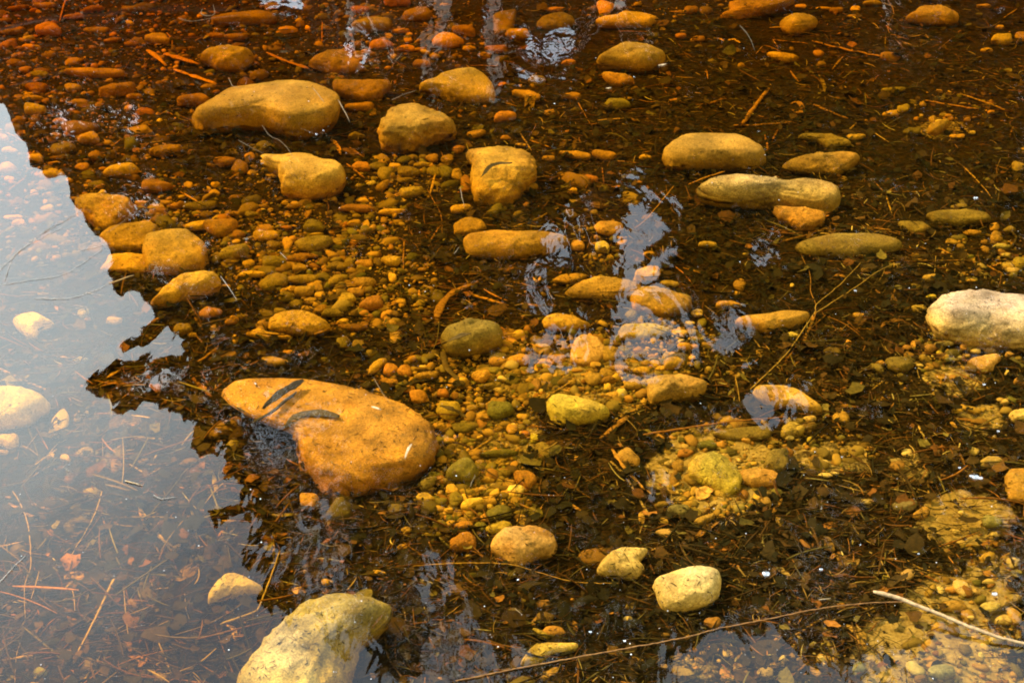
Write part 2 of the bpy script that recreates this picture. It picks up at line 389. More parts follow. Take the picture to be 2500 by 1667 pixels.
# big stones: crop, outline, colour, thickness, roughness (0 smooth, 1 rough), facets, short name, label
BIG = [
('A',[(1285,830),(1300,800),(1400,755),(1480,680),(1520,625),(1600,595),(1750,570),(1870,540),(1980,535),(2080,550),(2180,600),(2270,670),(2290,720),(2260,800),(2220,860),(2130,900),(2050,930),(1980,945),(1900,910),(1780,850),(1640,835),(1500,850),(1440,880),(1350,900),(1300,880)],'ochre',.75,0,2,'long humped boulder','long humped ochre boulder with a drooping left tip, largest stone of the upper left'),
('A',[(1345,385),(1400,325),(1480,298),(1600,297),(1690,320),(1710,370),(1670,430),(1610,485),(1540,495),(1460,480),(1410,430)],'ochre',.8,0,4,'blunt olive cobble','blunt ochre cobble with a tapering base, just above the long humped boulder'),
('A',[(1740,1070),(1800,1040),(1920,1050),(2010,1025),(2110,1028),(2170,1060),(2190,1090),(2270,1110),(2325,1170),(2320,1240),(2260,1300),(2180,1330),(2080,1350),(1960,1340),(1910,1310),(1930,1260),(1905,1210),(1900,1130),(1830,1100)],'yellow',.7,0,3,'bright knobbly boulder','bright yellow-orange knobbly boulder under the long humped boulder'),
('A',[(2070,430),(2120,370),(2210,335),(2300,330),(2360,350),(2430,430),(2450,490),(2340,505),(2240,495),(2160,465)],'rust',.6,0,3,'rusty upper cobble','rusty orange cobble right of the blunt olive cobble'),
('A',[(1360,1500),(1400,1475),(1590,1468),(1600,1500),(1570,1560),(1500,1610),(1450,1600),(1390,1550)],'rust',.6,0,5,'wedge cobble','rusty wedge-shaped cobble with a straight flat top edge'),
('A',[(500,1330),(560,1300),(640,1295),(740,1315),(860,1330),(905,1370),(900,1420),(860,1480),(740,1560),(680,1530),(620,1470),(560,1430),(500,1390)],'ochre',.5,1,3,'flat mottled slab','flat mottled ochre slab cut by the edge of the tree reflection'),
('B',[(630,275),(660,230),(710,212),(780,222),(840,270),(850,295),(790,325),(740,335),(640,310)],'orange',.6,0,3,'orange cobble at the top','orange rounded cobble where the pale trunk reflection passes'),
('B',[(1040,100),(1100,75),(1200,60),(1180,180),(1150,220),(1050,240)],'brown',.6,0,4,'brown block','brown blocky stone behind the right pale trunk reflection'),
('B',[(1330,170),(1370,110),(1430,85),(1520,80),(1580,120),(1600,180),(1500,220),(1400,215)],'brown',.6,0,4,'dim domed stone','dim brown domed stone crossed by pale ripple streaks at the top'),
('B',[(1730,135),(1790,100),(1870,95),(1900,75),(1990,72),(2080,95),(2160,130),(2110,165),(2080,195),(1960,180),(1860,175),(1760,165)],'yellow',.6,0,4,'low yellow stone','low yellow-orange stone with a notched right end near the top edge'),
('B',[(1735,430),(1770,385),(1850,320),(1920,290),(2000,280),(2080,295),(2140,335),(2200,375),(2180,430),(2130,480),(2040,500),(1960,480),(1860,460),(1760,455)],'ochre',.75,0,4,'domed ochre boulder','domed ochre boulder with a bright lower rim, upper middle'),
('B',[(1770,480),(1850,490),(1930,495),(1990,540),(1960,560),(1890,590),(1840,570),(1800,530)],'orange',.5,1,3,'orange rock under the dome','small orange rock tucked under the domed ochre boulder'),
('B',[(-40,545),(80,540),(240,535),(360,530),(350,570),(300,640),(260,690),(180,700),(80,665),(-20,610)],'rust',.5,0,5,'brown slab','brown slab with a straight top edge right of the long humped boulder'),
('B',[(640,545),(700,490),(800,455),(900,450),(980,480),(1040,560),(1060,640),(1050,705),(950,712),(850,695),(740,660),(670,610),(600,605),(545,590),(580,560)],'ochre',.45,0,5,'sloping flat rock','sloping flat ochre rock with a rising left corner, upper middle'),
('B',[(1165,610),(1200,600),(1290,605),(1365,650),(1350,690),(1290,690),(1220,650)],'ochre',.5,1,3,'leaf-strewn chip','small ochre chip of stone overlaid by a brown leaf'),
('B',[(260,880),(300,850),(330,760),(400,710),(490,690),(570,710),(650,760),(720,800),(800,850),(800,930),(720,940),(640,960),(560,1020),(450,1040),(340,1035),(280,1020),(270,950)],'ochre',.8,1,5,'craggy brown boulder','craggy brown-gold boulder with a rough pitted face'),
('B',[(855,1035),(910,1005),(980,990),(1060,978),(1150,985),(1240,1010),(1310,1045),(1330,1100),(1340,1170),(1260,1230),(1230,1300),(1180,1370),(1100,1395),(1000,1370),(930,1350),(920,1260),(905,1170),(920,1110),(940,1060)],'yellow',.7,1,4,'squarish gold boulder','squarish golden boulder with a dark curled leaf lying across it'),
('B',[(1480,1010),(1600,1010),(1700,1040),(1690,1080),(1600,1070),(1540,1050)],'ochre',.5,0,3,'thin ochre flake','thin ochre flake of rock half sunk in litter, centre top'),
('B',[(775,1510),(830,1465),(900,1455),(970,1480),(1000,1540),(940,1590),(780,1590)],'ochre',.5,1,3,'sunken rock above the long slab','dull ochre rock peeping out just above the long straight slab'),
('B',[(1720,1520),(1750,1485),(1850,1480),(1910,1500),(1920,1560),(1820,1590),(1740,1560)],'pink',.6,0,3,'cobble in the sky gap','peach cobble showing inside the blue sky reflection'),
('C',[(-95,1060),(-80,1010),(-20,950),(60,905),(150,892),(250,892),(330,900),(400,905),(470,940),(520,990),(580,1030),(608,1090),(570,1140),(500,1160),(430,1140),(350,1130),(240,1130),(100,1130),(20,1130),(-60,1120)],'ochre',.75,0,4,'broad olive-gold boulder','broad olive-gold boulder with a shadowed crease near its right end'),
('C',[(140,1265),(190,1210),(280,1180),(400,1165),(480,1170),(560,1195),(640,1215),(720,1205),(860,1195),(960,1200),(1040,1225),(1095,1260),(1110,1300),(1090,1370),(1060,1440),(1020,1450),(960,1420),(880,1405),(760,1390),(640,1370),(500,1350),(380,1345),(280,1330),(190,1290)],'honey',.8,1,2,'bone-shaped boulder','bone-shaped bright tan boulder with a dipped waist and knobbly right end'),
('C',[(640,1380),(760,1395),(880,1415),(1010,1450),(1000,1500),(930,1550),(850,1565),(760,1500),(700,1470),(690,1430)],'orange',.5,1,4,'rock under the bone-shaped boulder','rough orange-tan rock jutting out under the bone-shaped boulder'),
('C',[(710,1115),(770,1065),(860,1035),(960,1025),(1080,1015),(1170,1015),(1235,1035),(1225,1080),(1190,1110),(1150,1150),(1080,1190),(990,1170),(880,1160),(770,1145),(720,1140)],'ochre',.55,1,4,'pointed ochre slab','pointed ochre slab just above the bone-shaped boulder'),
('C',[(820,915),(860,893),(960,893),(1040,905),(1090,930),(1150,950),(1180,980),(1150,1000),(1020,1010),(980,970),(940,940),(860,935)],'olive',.5,0,4,'slanting olive flake','slanting olive flake above the pointed ochre slab'),
('C',[(695,155),(720,110),(770,88),(840,85),(910,105),(955,140),(940,180),(880,210),(830,240),(760,240),(720,210)],'ochre',.6,0,4,'dim rounded boulder','dim ochre rounded boulder crossed by a fine twig, upper right'),
('C',[(300,120),(400,80),(380,0),(560,-30),(800,-30),(800,0),(740,30),(640,70),(560,90),(480,110),(380,135)],'orange',.5,1,4,'orange rock at the top edge','broad orange rock running out of the top edge'),
('C',[(1540,115),(1600,90),(1620,50),(1690,28),(1780,32),(1860,65),(1905,110),(1900,170),(1830,185),(1760,160),(1650,165),(1570,140)],'orange',.7,1,3,'orange-brown corner boulder','orange-brown lumpy boulder in the upper right corner'),
('C',[(610,350),(650,345),(720,358),(790,370),(835,405),(780,425),(720,432),(660,395)],'yellow',.6,1,4,'bright yellow shard','bright yellow shard lying alone in dark litter, upper right'),
('C',[(1680,1440),(1750,1410),(1830,1400),(1940,1400),(2060,1420),(2120,1470),(2100,1500),(1960,1510),(1900,1530),(1800,1520),(1740,1500)],'olive',.5,1,4,'dull olive slab','dull olive slab half buried near the right edge'),
('C',[(1490,1490),(1560,1480),(1660,1500),(1720,1550),(1600,1580),(1520,1540)],'olive',.5,1,4,'olive lump','olive lump left of the dull olive slab'),
('D',[(85,640),(150,595),(230,580),(300,610),(365,655),(340,680),(270,700),(240,780),(180,770),(110,690)],'pale',.6,0,5,'pale veiled stone','pale angular stone veiled by the white sky glare'),
('D',[(-60,1080),(60,1075),(170,1085),(280,1130),(340,1190),(330,1240),(260,1290),(200,1350),(100,1370),(0,1390),(-60,1400)],'pale',.75,0,2,'pale boulder at the left edge','large pale boulder cut off by the left edge under the sky reflection'),
('D',[(325,1390),(350,1310),(400,1250),(435,1232),(465,1280),(465,1340),(420,1440),(330,1440)],'pale',.6,0,4,'upright pale cobble','upright leaf-shaped pale cobble right of the pale boulder at the left edge'),
('D',[(690,80),(760,20),(850,0),(1000,-20),(1050,30),(1000,120),(960,180),(860,185),(780,180),(720,140)],'ochre',.5,0,4,'left slab of three','olive-gold slab, upper left of the three overlapping flat slabs'),
('D',[(1000,80),(1120,40),(1250,45),(1350,130),(1385,230),(1370,300),(1280,315),(1130,325),(1010,310),(980,180)],'ochre',.5,0,4,'right slab of three','wide ochre slab, right one of the three overlapping flat slabs'),
('D',[(695,310),(740,250),(750,210),(870,195),(960,200),(1060,190),(1030,260),(960,325),(800,320)],'yellow',.4,0,4,'lower slab of three','thin gold slab, lowest of the three overlapping flat slabs'),
('D',[(1462,230),(1490,170),(1560,135),(1650,120),(1680,145),(1670,190),(1600,220),(1530,235)],'olive',.6,0,3,'olive-brown oval cobble','olive-brown oval cobble right of the three flat slabs'),
('D',[(1010,570),(1080,510),(1110,430),(1180,360),(1260,320),(1360,302),(1460,305),(1485,330),(1480,380),(1400,420),(1290,470),(1200,530),(1100,550)],'yellow',.7,0,4,'slanting golden boulder','slanting bright golden boulder with a pointed lower left end'),
('D',[(1975,120),(2020,85),(2120,65),(2220,70),(2240,110),(2180,160),(2100,185),(2020,170)],'olive',.6,0,2,'flat olive pebble','flat olive oval cobble on the left gravel'),
('D',[(1735,395),(1790,340),(1870,315),(1940,340),(1930,400),(1860,430),(1800,460),(1750,430)],'olive',.6,0,3,'tilted olive cobble','tilted olive cobble with a pointed base on the left gravel'),
('D',[(1800,640),(1850,590),(1930,568),(2020,565),(2100,590),(2160,630),(2220,680),(2180,730),(2100,755),(2000,745),(1900,730),(1800,710)],'yellow',.75,1,3,'speckled yellow boulder','bright yellow boulder with mottled speckled face, left of centre'),
('D',[(1650,730),(1740,690),(1800,720),(1960,750),(1960,775),(1800,770),(1700,750)],'yellow',.45,0,3,'ledge of the speckled boulder','low yellow ledge stone at the foot of the speckled yellow boulder'),
('Z',[(508,905),(530,880),(600,868),(680,868),(760,880),(830,900),(890,920),(950,955),(990,985),(1010,1030),(1005,1060),(980,1090),(930,1115),(880,1135),(800,1145),(745,1150),(700,1120),(684,1090),(682,1040),(680,1000),(650,990),(610,982),(570,960),(525,940)],'gold',.8,1,1,'largest golden boulder','largest smooth golden boulder, shaped like a broad curved nose'),
('E',[(840,70),(930,60),(1050,40),(1180,50),(1270,30),(1360,35),(1480,55),(1545,85),(1555,120),(1520,150),(1440,200),(1330,225),(1200,240),(1100,240),(1000,235),(880,230),(850,150)],'ochre',.75,0,3,'long straight slab','long straight ochre slab above the deep black shadow'),
('E',[(690,760),(720,700),(780,660),(880,630),(950,622),(1040,635),(1095,670),(1110,730),(1100,790),(1060,830),(960,860),(880,890),(820,900),(760,890),(720,840)],'olive',.8,0,1,'olive egg-shaped boulder','olive egg-shaped boulder with a dark leaf and its shadow across it'),
('E',[(1520,470),(1560,430),(1640,370),(1740,340),(1830,350),(1950,370),(2020,400),(2060,450),(2030,500),(1960,520),(1880,495),(1800,500),(1700,490),(1600,490)],'ochre',.6,1,4,'long ridge rock','ochre ridge-like rock crossed by the blue sky streak'),
('E',[(1960,470),(2020,415),(2110,405),(2220,435),(2338,480),(2380,540),(2330,600),(2200,630),(2080,610),(1980,570)],'ochre',.5,1,4,'broad sunken rock','broad dull ochre rock right of the long ridge rock'),
('E',[(1440,380),(1500,335),(1600,320),(1680,340),(1620,375),(1540,400)],'yellow',.5,1,4,'gold chip on the ridge','small gold angular rock touching the top of the long ridge rock'),
('E',[(1980,370),(2010,310),(2060,280),(2150,270),(2170,310),(2150,370),(2080,395)],'yellow',.7,0,6,'cubic golden stone','golden cube-like stone behind the long ridge rock'),
('E',[(1370,650),(1400,605),(1470,588),(1550,600),(1620,640),(1700,680),(1640,700),(1560,720),(1440,720),(1390,700)],'yellow',.7,0,2,'golden drop-shaped stone','golden drop-shaped stone left of the lower sky patch'),
('E',[(1880,720),(1910,665),(1990,655),(2120,655),(2230,690),(2200,750),(2060,770),(1900,780)],'moss',.5,1,4,'mossy stone','yellow-green mossy stone below the sky streak'),
('E',[(1560,760),(1650,730),(1750,760),(1800,850),(1760,920),(1650,960),(1560,920)],'pink',.5,0,3,'peach stone in the lower gap','peach stone with dark branch reflections over it'),
('E',[(2075,1070),(2100,1020),(2180,1000),(2280,995),(2390,1020),(2480,1045),(2470,1110),(2390,1160),(2280,1170),(2180,1200),(2110,1225),(2080,1180)],'ochre',.75,0,4,'blunt tan boulder','blunt tan boulder with a pointed lower left foot, centre right'),
('E',[(1400,1180),(1430,1145),(1520,1130),(1600,1140),(1700,1180),(1790,1220),(1825,1260),(1820,1300),(1760,1330),(1680,1350),(1600,1355),(1500,1345),(1430,1310),(1400,1250)],'moss',.75,0,6,'faceted lemon boulder','faceted lemon-yellow boulder with a ridge, in the middle gravel'),
('F',[(1675,560),(1700,520),(1760,470),(1850,435),(1960,427),(2080,435),(2200,465),(2338,480),(2420,500),(2480,620),(2450,800),(2338,860),(2230,845),(2120,835),(2000,810),(1880,780),(1780,740),(1710,680),(1680,620)],'warm',.62,1,1,'great beige boulder','great pale beige boulder cut off by the right edge'),
('F',[(800,150),(850,110),(960,80),(1060,55),(1200,50),(1330,55),(1450,80),(1520,120),(1510,160),(1430,195),(1310,200),(1200,230),(1060,230),(900,215),(840,190)],'olive',.6,0,3,'long olive slab','long olive-gold slab with dark moss flecks, right of centre'),
('F',[(395,650),(430,615),(520,605),(600,590),(720,570),(800,570),(900,580),(880,640),(800,690),(700,705),(600,738),(540,715),(450,690),(400,680)],'ochre',.65,0,4,'blunt-nosed ochre slab','blunt-nosed ochre slab ending at the forked twig'),
('F',[(1405,900),(1450,882),(1540,880),(1590,910),(1600,950),(1560,985),(1490,995),(1430,965)],'olive',.7,0,2,'half-round olive stone','half-round olive stone left of the small pebbles by the great beige boulder'),
('F',[(1955,920),(2000,885),(2090,870),(2150,860),(2185,900),(2140,940),(2130,985),(2060,1000),(2000,960)],'pink',.6,0,3,'peach cobble','peach cobble just below the great beige boulder'),
('F',[(2230,1290),(2250,1245),(2300,1230),(2380,1240),(2400,1320),(2270,1330)],'pale',.7,0,2,'pale round stone at the right edge','pale greenish round stone cut by the right edge'),
('F',[(515,1110),(550,1075),(640,1070),(740,1080),(830,1110),(880,1150),(930,1200),(985,1240),(980,1285),(910,1280),(870,1240),(780,1220),(660,1215),(580,1170)],'yellow',.65,0,4,'pale gold comma boulder','pale gold comma-shaped boulder above the end of the red stem'),
('F',[(255,1410),(330,1380),(470,1355),(620,1345),(650,1390),(620,1440),(470,1460),(380,1455)],'olive',.5,0,4,'olive slab under the red stem','olive slab just below the red stem'),
('G',[(1395,1050),(1400,980),(1450,900),(1510,845),(1580,827),(1650,850),(1700,885),(1760,920),(1770,970),(1720,980),(1640,970),(1550,1000),(1480,1030),(1420,1060)],'pale',.75,0,1,'pale fin-shaped stone','pale smooth fin-shaped stone, lower left'),
('Z',[(540,1610),(548,1568),(575,1520),(640,1440),(700,1385),(760,1362),(830,1365),(900,1390),(903,1410),(880,1440),(830,1460),(815,1500),(810,1540),(790,1600),(720,1680),(600,1690)],'beige',.62,1,2,'two-toned bottom boulder','big two-toned boulder with tree reflection painted on its rough yellow crest at the bottom edge'),
('H',[(1025,650),(1050,600),(1110,545),(1180,510),(1280,508),(1380,535),(1450,570),(1475,620),(1465,680),(1430,720),(1340,740),(1250,790),(1200,805),(1150,790),(1120,750),(1060,710),(1030,680)],'pink',.75,0,6,'pinkish wrinkled rock','pinkish-orange wrinkled rock, lower middle'),
('H',[(1738,830),(1770,760),(1830,690),(1900,660),(1990,655),(2080,670),(2040,720),(2010,760),(2050,810),(2010,880),(1930,895),(1860,870),(1780,860)],'pale',.7,0,3,'pale yellow stone with a stem','pale yellow stone with a dark thin stem over it'),
('H',[(2110,890),(2160,840),(2240,810),(2338,790),(2440,780),(2530,790),(2570,820),(2575,900),(2560,1000),(2500,1060),(2400,1090),(2280,1115),(2200,1110),(2160,1040),(2140,960)],'pale',.75,0,1,'blocky cream boulder','blocky rounded cream boulder, lower right of centre'),
('H',[(1225,1460),(1270,1370),(1330,1310),(1420,1295),(1520,1300),(1610,1300),(1615,1350),(1540,1365),(1450,1370),(1400,1410),(1350,1450),(1280,1460)],'beige',.55,1,4,'ragged beige rock','ragged beige rock at the bottom middle'),
('I',[(80,90),(150,30),(250,10),(330,50),(400,120),(450,200),(430,290),(350,330),(260,280),(180,220),(90,170)],'moss',.5,1,3,'mossy lump','grainy yellow-green mossy lump left of the orange pointed cobble'),
('I',[(420,160),(460,135),(560,125),(660,150),(720,195),(720,225),(650,260),(520,265),(450,225)],'orange',.7,0,4,'orange pointed cobble','orange cobble with a pointed right end, lower right'),
('I',[(2205,180),(2240,130),(2338,125),(2400,140),(2410,380),(2280,375),(2220,360)],'ochre',.6,0,2,'brown edge stone','upright brownish stone cut by the right edge, lower right'),
('I',[(1690,1480),(1720,1450),(1800,1440),(1865,1460),(1880,1520),(1830,1555),(1760,1545),(1700,1520)],'grey',.65,0,1,'rounded bottom pebble','rounded beige-green cobble near the bottom edge at right'),
]

# smaller stones: crop, [(cx, cy, rx, ry, tilt, colour)]
SM = {
'A': [(1043,1250,110,48,5,'rust'),(820,1150,120,48,-12,'yellow'),(1110,1012,110,35,-14,'orange'),(1510,1085,70,40,0,'red'),(1610,1128,62,52,-30,'rust'),(1678,1048,38,25,0,'orange'),
 (795,605,130,38,-12,'rust'),(905,648,55,22,0,'orange'),(1305,680,110,50,0,'rust'),(250,590,78,38,0,'red'),(485,590,55,35,0,'ochre'),(170,468,45,22,-10,'orange'),
 (650,490,200,35,5,'ochre'),(265,500,60,30,0,'olive'),(1060,262,80,45,0,'ochre'),(1590,250,75,30,0,'rust'),(1440,240,60,22,0,'rust'),(330,200,85,55,0,'red'),(650,202,90,24,0,'ochre'),
 (630,62,70,22,-10,'red'),(500,112,65,22,-10,'rust'),(70,215,80,22,-10,'rust'),(60,300,60,30,-20,'red'),(190,313,40,20,0,'orange'),(300,35,80,22,0,'ochre'),(1650,130,230,50,-5,'brown'),
 (600,930,68,44,-10,'yellow'),(530,860,120,52,0,'rust'),(245,1065,50,35,0,'yellow'),(555,1120,50,25,-10,'ochre'),(355,1170,80,40,0,'yellow'),
 (950,1362,45,18,0,'ochre'),(1050,1395,60,25,0,'ochre'),(1190,1380,50,25,-20,'rust'),(1350,1385,110,32,-5,'olive'),(1110,1360,50,18,0,'ochre'),(945,1405,45,22,0,'olive'),(1010,1440,35,22,0,'olive'),
 (1560,1435,50,20,0,'rust'),(1690,1440,50,25,0,'olive'),(1395,1270,30,20,0,'yellow'),(1445,1240,32,22,0,'yellow'),(1440,1295,40,22,0,'ochre'),(2105,1520,65,50,0,'olive'),(1780,1540,60,35,0,'yellow'),
 (1330,1520,80,35,-8,'yellow'),(530,325,30,12,0,'red'),(15,930,50,30,0,'pink'),(65,1010,55,25,0,'pink'),(50,1130,60,45,0,'pink'),(230,1300,30,25,0,'pink'),(60,1200,35,18,0,'pink'),(130,1500,50,25,-10,'pink'),(320,1400,50,25,0,'tan'),
 (120,55,70,18,-10,'rust'),(30,140,60,20,-8,'rust'),(880,60,70,25,0,'brown'),(760,270,60,18,-10,'rust'),(880,295,50,20,0,'red'),(640,1050,50,35,0,'rust'),(400,810,50,18,0,'orange'),(220,660,70,26,0,'ochre'),(230,735,75,45,0,'ochre'),(90,1460,60,20,0,'tan'),(320,940,60,22,-10,'rust'),(420,1000,90,40,-10,'brown')],
'B': [(150,65,65,28,-5,'red'),(400,10,90,42,0,'red'),(540,100,110,48,0,'brown'),(240,170,130,55,-8,'olive'),(280,300,80,38,-8,'orange'),(460,325,60,25,0,'orange'),(560,430,55,32,0,'rust'),(420,208,60,16,-8,'orange'),
 (470,270,30,18,0,'orange'),(880,325,45,20,0,'ochre'),(850,205,78,35,10,'red'),(1210,230,80,38,0,'ochre'),(1460,65,70,20,-5,'orange'),(1795,50,60,50,0,'orange'),(1550,420,50,20,-10,'orange'),(2300,240,35,18,0,'red'),
 (150,720,95,35,0,'rust'),(1120,785,78,35,-8,'orange'),(1110,570,32,20,0,'red'),(1570,645,65,28,0,'orange'),(1870,700,90,40,0,'olive'),(930,900,62,28,-15,'orange'),(1125,925,35,17,0,'rust'),(125,915,55,30,0,'olive'),
 (810,1000,45,28,-15,'red'),(635,1060,45,30,0,'orange'),(735,1070,45,32,0,'ochre'),(158,1120,58,36,5,'red'),(325,1165,55,50,0,'olive'),(270,1120,55,35,0,'olive'),(380,1115,40,22,0,'yellow'),(470,1155,75,42,0,'olive'),
 (650,1150,48,38,0,'olive'),(725,1155,48,46,0,'green'),(800,1170,38,38,0,'ochre'),(570,1105,60,20,-5,'ochre'),(490,1290,75,38,-10,'ochre'),(300,1250,55,22,-40,'ochre'),(165,1345,40,18,0,'yellow'),
 (360,1420,88,20,-5,'yellow'),(1290,1260,50,35,0,'olive'),(1415,1065,45,22,0,'ochre'),(1790,1040,88,32,8,'ochre'),(2065,1055,45,20,-5,'yellow'),(1230,972,35,12,0,'yellow'),(1690,1205,58,32,0,'red'),(1575,1280,35,18,-20,'yellow'),
 (110,1500,45,22,-15,'orange'),(190,1505,25,30,0,'yellow'),(130,1400,115,30,0,'rust'),(820,1400,70,28,-10,'yellow'),(1060,330,70,30,0,'rust'),(80,370,40,60,0,'rust'),(1240,480,18,10,0,'yellow'),(560,330,40,16,0,'rust'),(1340,540,60,40,0,'olive'),(1945,660,28,10,0,'ochre'),(860,1240,40,60,0,'rust'),(450,1210,60,20,0,'olive')],
'C': [(1210,917,62,22,-5,'yellow'),(100,68,50,28,0,'rust'),(200,70,45,30,0,'brown'),(1208,60,35,22,0,'yellow'),(842,42,38,16,0,'pink'),(1190,110,40,15,0,'ochre'),(1320,20,60,22,0,'ochre'),(1080,70,50,22,0,'rust'),
 (958,358,35,24,15,'orange'),(35,240,32,20,0,'red'),(155,260,45,20,0,'rust'),(2193,265,74,42,0,'ochre'),(2318,245,40,35,0,'ochre'),(2090,338,42,18,0,'yellow'),(2175,182,28,16,10,'yellow'),
 (1530,725,42,28,0,'moss'),(1830,790,32,28,0,'orange'),(1760,855,85,35,-30,'yellow'),(1890,915,52,18,0,'yellow'),(1615,798,20,14,0,'orange'),(2115,755,25,14,10,'orange'),(2325,1010,25,20,0,'yellow'),
 (1905,1388,55,24,0,'olive'),(2300,1120,48,44,0,'olive'),(1450,765,65,22,-10,'yellow'),(1460,605,78,20,-8,'olive'),(20,80,30,14,0,'rust'),(990,60,60,14,0,'ochre'),(975,430,30,22,0,'brown'),(1590,885,60,30,0,'olive'),(1990,1560,60,22,0,'yellow'),(2240,1540,40,24,0,'olive'),(1990,890,24,14,0,'pale'),(2070,40,50,16,0,'ochre')],
'D': [(60,1450,72,55,0,'pale'),(560,1262,35,28,0,'tan'),(540,900,52,22,0,'pale'),(575,1525,60,38,-8,'tan'),(345,1560,30,28,0,'tan'),(1835,250,78,46,0,'olive'),(1690,330,85,26,0,'yellow'),(2040,362,95,34,-5,'olive'),(1920,480,50,36,0,'olive'),
 (2045,445,66,40,-5,'ochre'),(1990,530,50,30,-10,'olive'),(2140,425,32,32,0,'ochre'),(2085,510,45,27,0,'ochre'),(2230,590,70,34,0,'olive'),(1880,580,50,24,0,'olive'),(1785,65,85,38,0,'yellow'),(2000,220,75,26,-5,'rust'),
 (2010,285,50,28,0,'ochre'),(2250,275,60,28,-10,'olive'),(2250,375,55,28,-30,'ochre'),(2150,468,40,22,-10,'yellow'),(1410,585,80,38,-8,'rust'),(1225,700,62,42,-20,'olive'),(1840,915,85,34,8,'ochre'),(1535,880,60,30,-15,'rust'),
 (1940,850,40,16,0,'orange'),(2300,790,40,38,0,'olive'),(1580,765,25,30,0,'yellow'),(1290,735,30,18,0,'ochre'),(1445,690,35,25,0,'ochre'),(1560,640,50,28,-35,'orange'),(2050,205,90,20,0,'rust'),(1840,130,50,30,0,'olive'),(1930,120,35,45,0,'ochre'),
 (1600,60,45,30,0,'rust'),(2270,110,40,28,0,'ochre'),(2060,560,40,20,0,'ochre'),(2300,460,45,35,0,'ochre'),(1920,440,40,18,0,'yellow'),(2310,1000,40,28,15,'yellow'),(1650,950,28,14,0,'ochre'),(520,1290,22,35,0,'tan'),(2030,870,25,12,0,'orange'),(1740,290,40,20,0,'brown'),(770,640,60,28,0,'tan'),(560,590,40,30,-20,'tan'),(290,460,35,10,0,'tan')],
'E': [(1610,140,50,35,0,'pink'),(1775,147,48,40,0,'pale'),(2085,190,38,15,-8,'yellow'),(2220,398,65,28,0,'ochre'),(1810,860,80,55,0,'ochre'),(1222,905,76,40,0,'yellow'),(1070,915,55,36,-5,'ochre'),(1052,975,45,27,0,'olive'),
 (960,1015,62,45,0,'yellow'),(450,980,50,44,0,'orange'),(342,1055,62,30,0,'orange'),(350,970,48,42,-50,'orange'),(260,945,75,30,-40,'yellow'),(388,745,42,46,0,'ochre'),(530,690,52,22,-35,'yellow'),(360,660,45,24,0,'ochre'),
 (40,790,48,40,0,'olive'),(135,805,42,38,-20,'olive'),(225,860,42,32,0,'olive'),(125,445,60,28,0,'ochre'),(230,530,80,50,-10,'rust'),(180,385,70,44,0,'ochre'),(328,600,44,22,-30,'orange'),(100,685,98,28,5,'rust'),
 (35,645,40,18,-8,'yellow'),(420,512,38,18,0,'yellow'),(365,350,30,34,0,'yellow'),(140,90,60,30,0,'olive'),(360,240,65,38,0,'ochre'),(240,195,40,22,0,'ochre'),(180,255,58,30,0,'ochre'),(50,275,58,28,-10,'olive'),(60,492,62,38,0,'ochre'),
 (2250,930,72,42,-20,'yellow'),(2315,785,34,20,-10,'pale'),(2290,720,58,27,0,'pale'),(2180,960,45,18,0,'yellow'),(740,1240,82,64,10,'moss'),(1085,1242,90,66,0,'green'),(840,1360,76,38,0,'green'),(690,1350,38,25,0,'ochre'),
 (950,1420,25,15,0,'yellow'),(1240,1285,37,22,0,'yellow'),(740,1445,42,20,0,'ochre'),(705,1130,38,32,0,'orange'),(635,1100,25,20,0,'orange'),(800,1150,50,25,10,'olive'),(1030,1080,70,24,-10,'olive'),(1105,1030,36,18,25,'pale'),
 (1330,1070,30,45,0,'pink'),(1715,1030,62,42,0,'ochre'),(1800,1000,50,38,0,'ochre'),(1980,1070,62,38,0,'ochre'),(2055,1185,18,25,0,'yellow'),(980,1290,52,24,-5,'ochre'),(1320,1430,30,34,0,'moss'),(1385,1520,52,70,-25,'olive'),
 (1085,1535,130,28,-5,'green'),(2060,1400,60,28,0,'olive'),(2150,1430,45,30,20,'orange'),(1370,830,60,40,0,'ochre'),(1480,900,50,40,0,'ochre'),(1550,1050,50,28,0,'ochre'),(1600,1100,60,20,0,'ochre'),(540,1150,60,50,0,'orange'),(470,1100,45,26,0,'orange'),(600,1010,80,28,-10,'ochre'),
 (1890,960,70,24,0,'ochre'),(2040,975,55,26,0,'yellow'),(1640,880,40,22,0,'pink'),(900,1230,40,26,0,'ochre'),(830,1240,30,20,0,'ochre'),(1180,1350,24,16,0,'ochre'),(1730,940,40,24,0,'ochre'),(20,350,50,24,0,'olive'),(1850,1140,50,24,-10,'ochre')],
'F': [(350,535,80,28,5,'ochre'),(1710,825,44,32,0,'ochre'),(1800,795,64,20,0,'pale'),(1860,860,55,28,-5,'green'),(2015,845,36,17,0,'pale'),(1770,857,22,15,0,'moss'),(2240,870,35,23,10,'pink'),(2225,990,18,17,0,'pale'),
 (1715,355,55,30,0,'ochre'),(1905,380,26,12,0,'yellow'),(1985,370,28,12,0,'yellow'),(2185,143,62,20,-5,'pale'),(2215,200,36,16,0,'pale'),(2260,303,48,22,8,'pale'),(2310,250,50,40,0,'moss'),(1235,605,50,20,0,'yellow'),
 (1160,800,20,32,0,'orange'),(1055,850,60,34,15,'olive'),(1630,560,50,28,0,'ochre'),(1715,480,35,17,0,'moss'),(1545,550,25,20,0,'ochre'),(1110,1295,58,42,10,'yellow'),(900,1302,52,22,0,'tan'),(762,1427,30,20,0,'pale'),
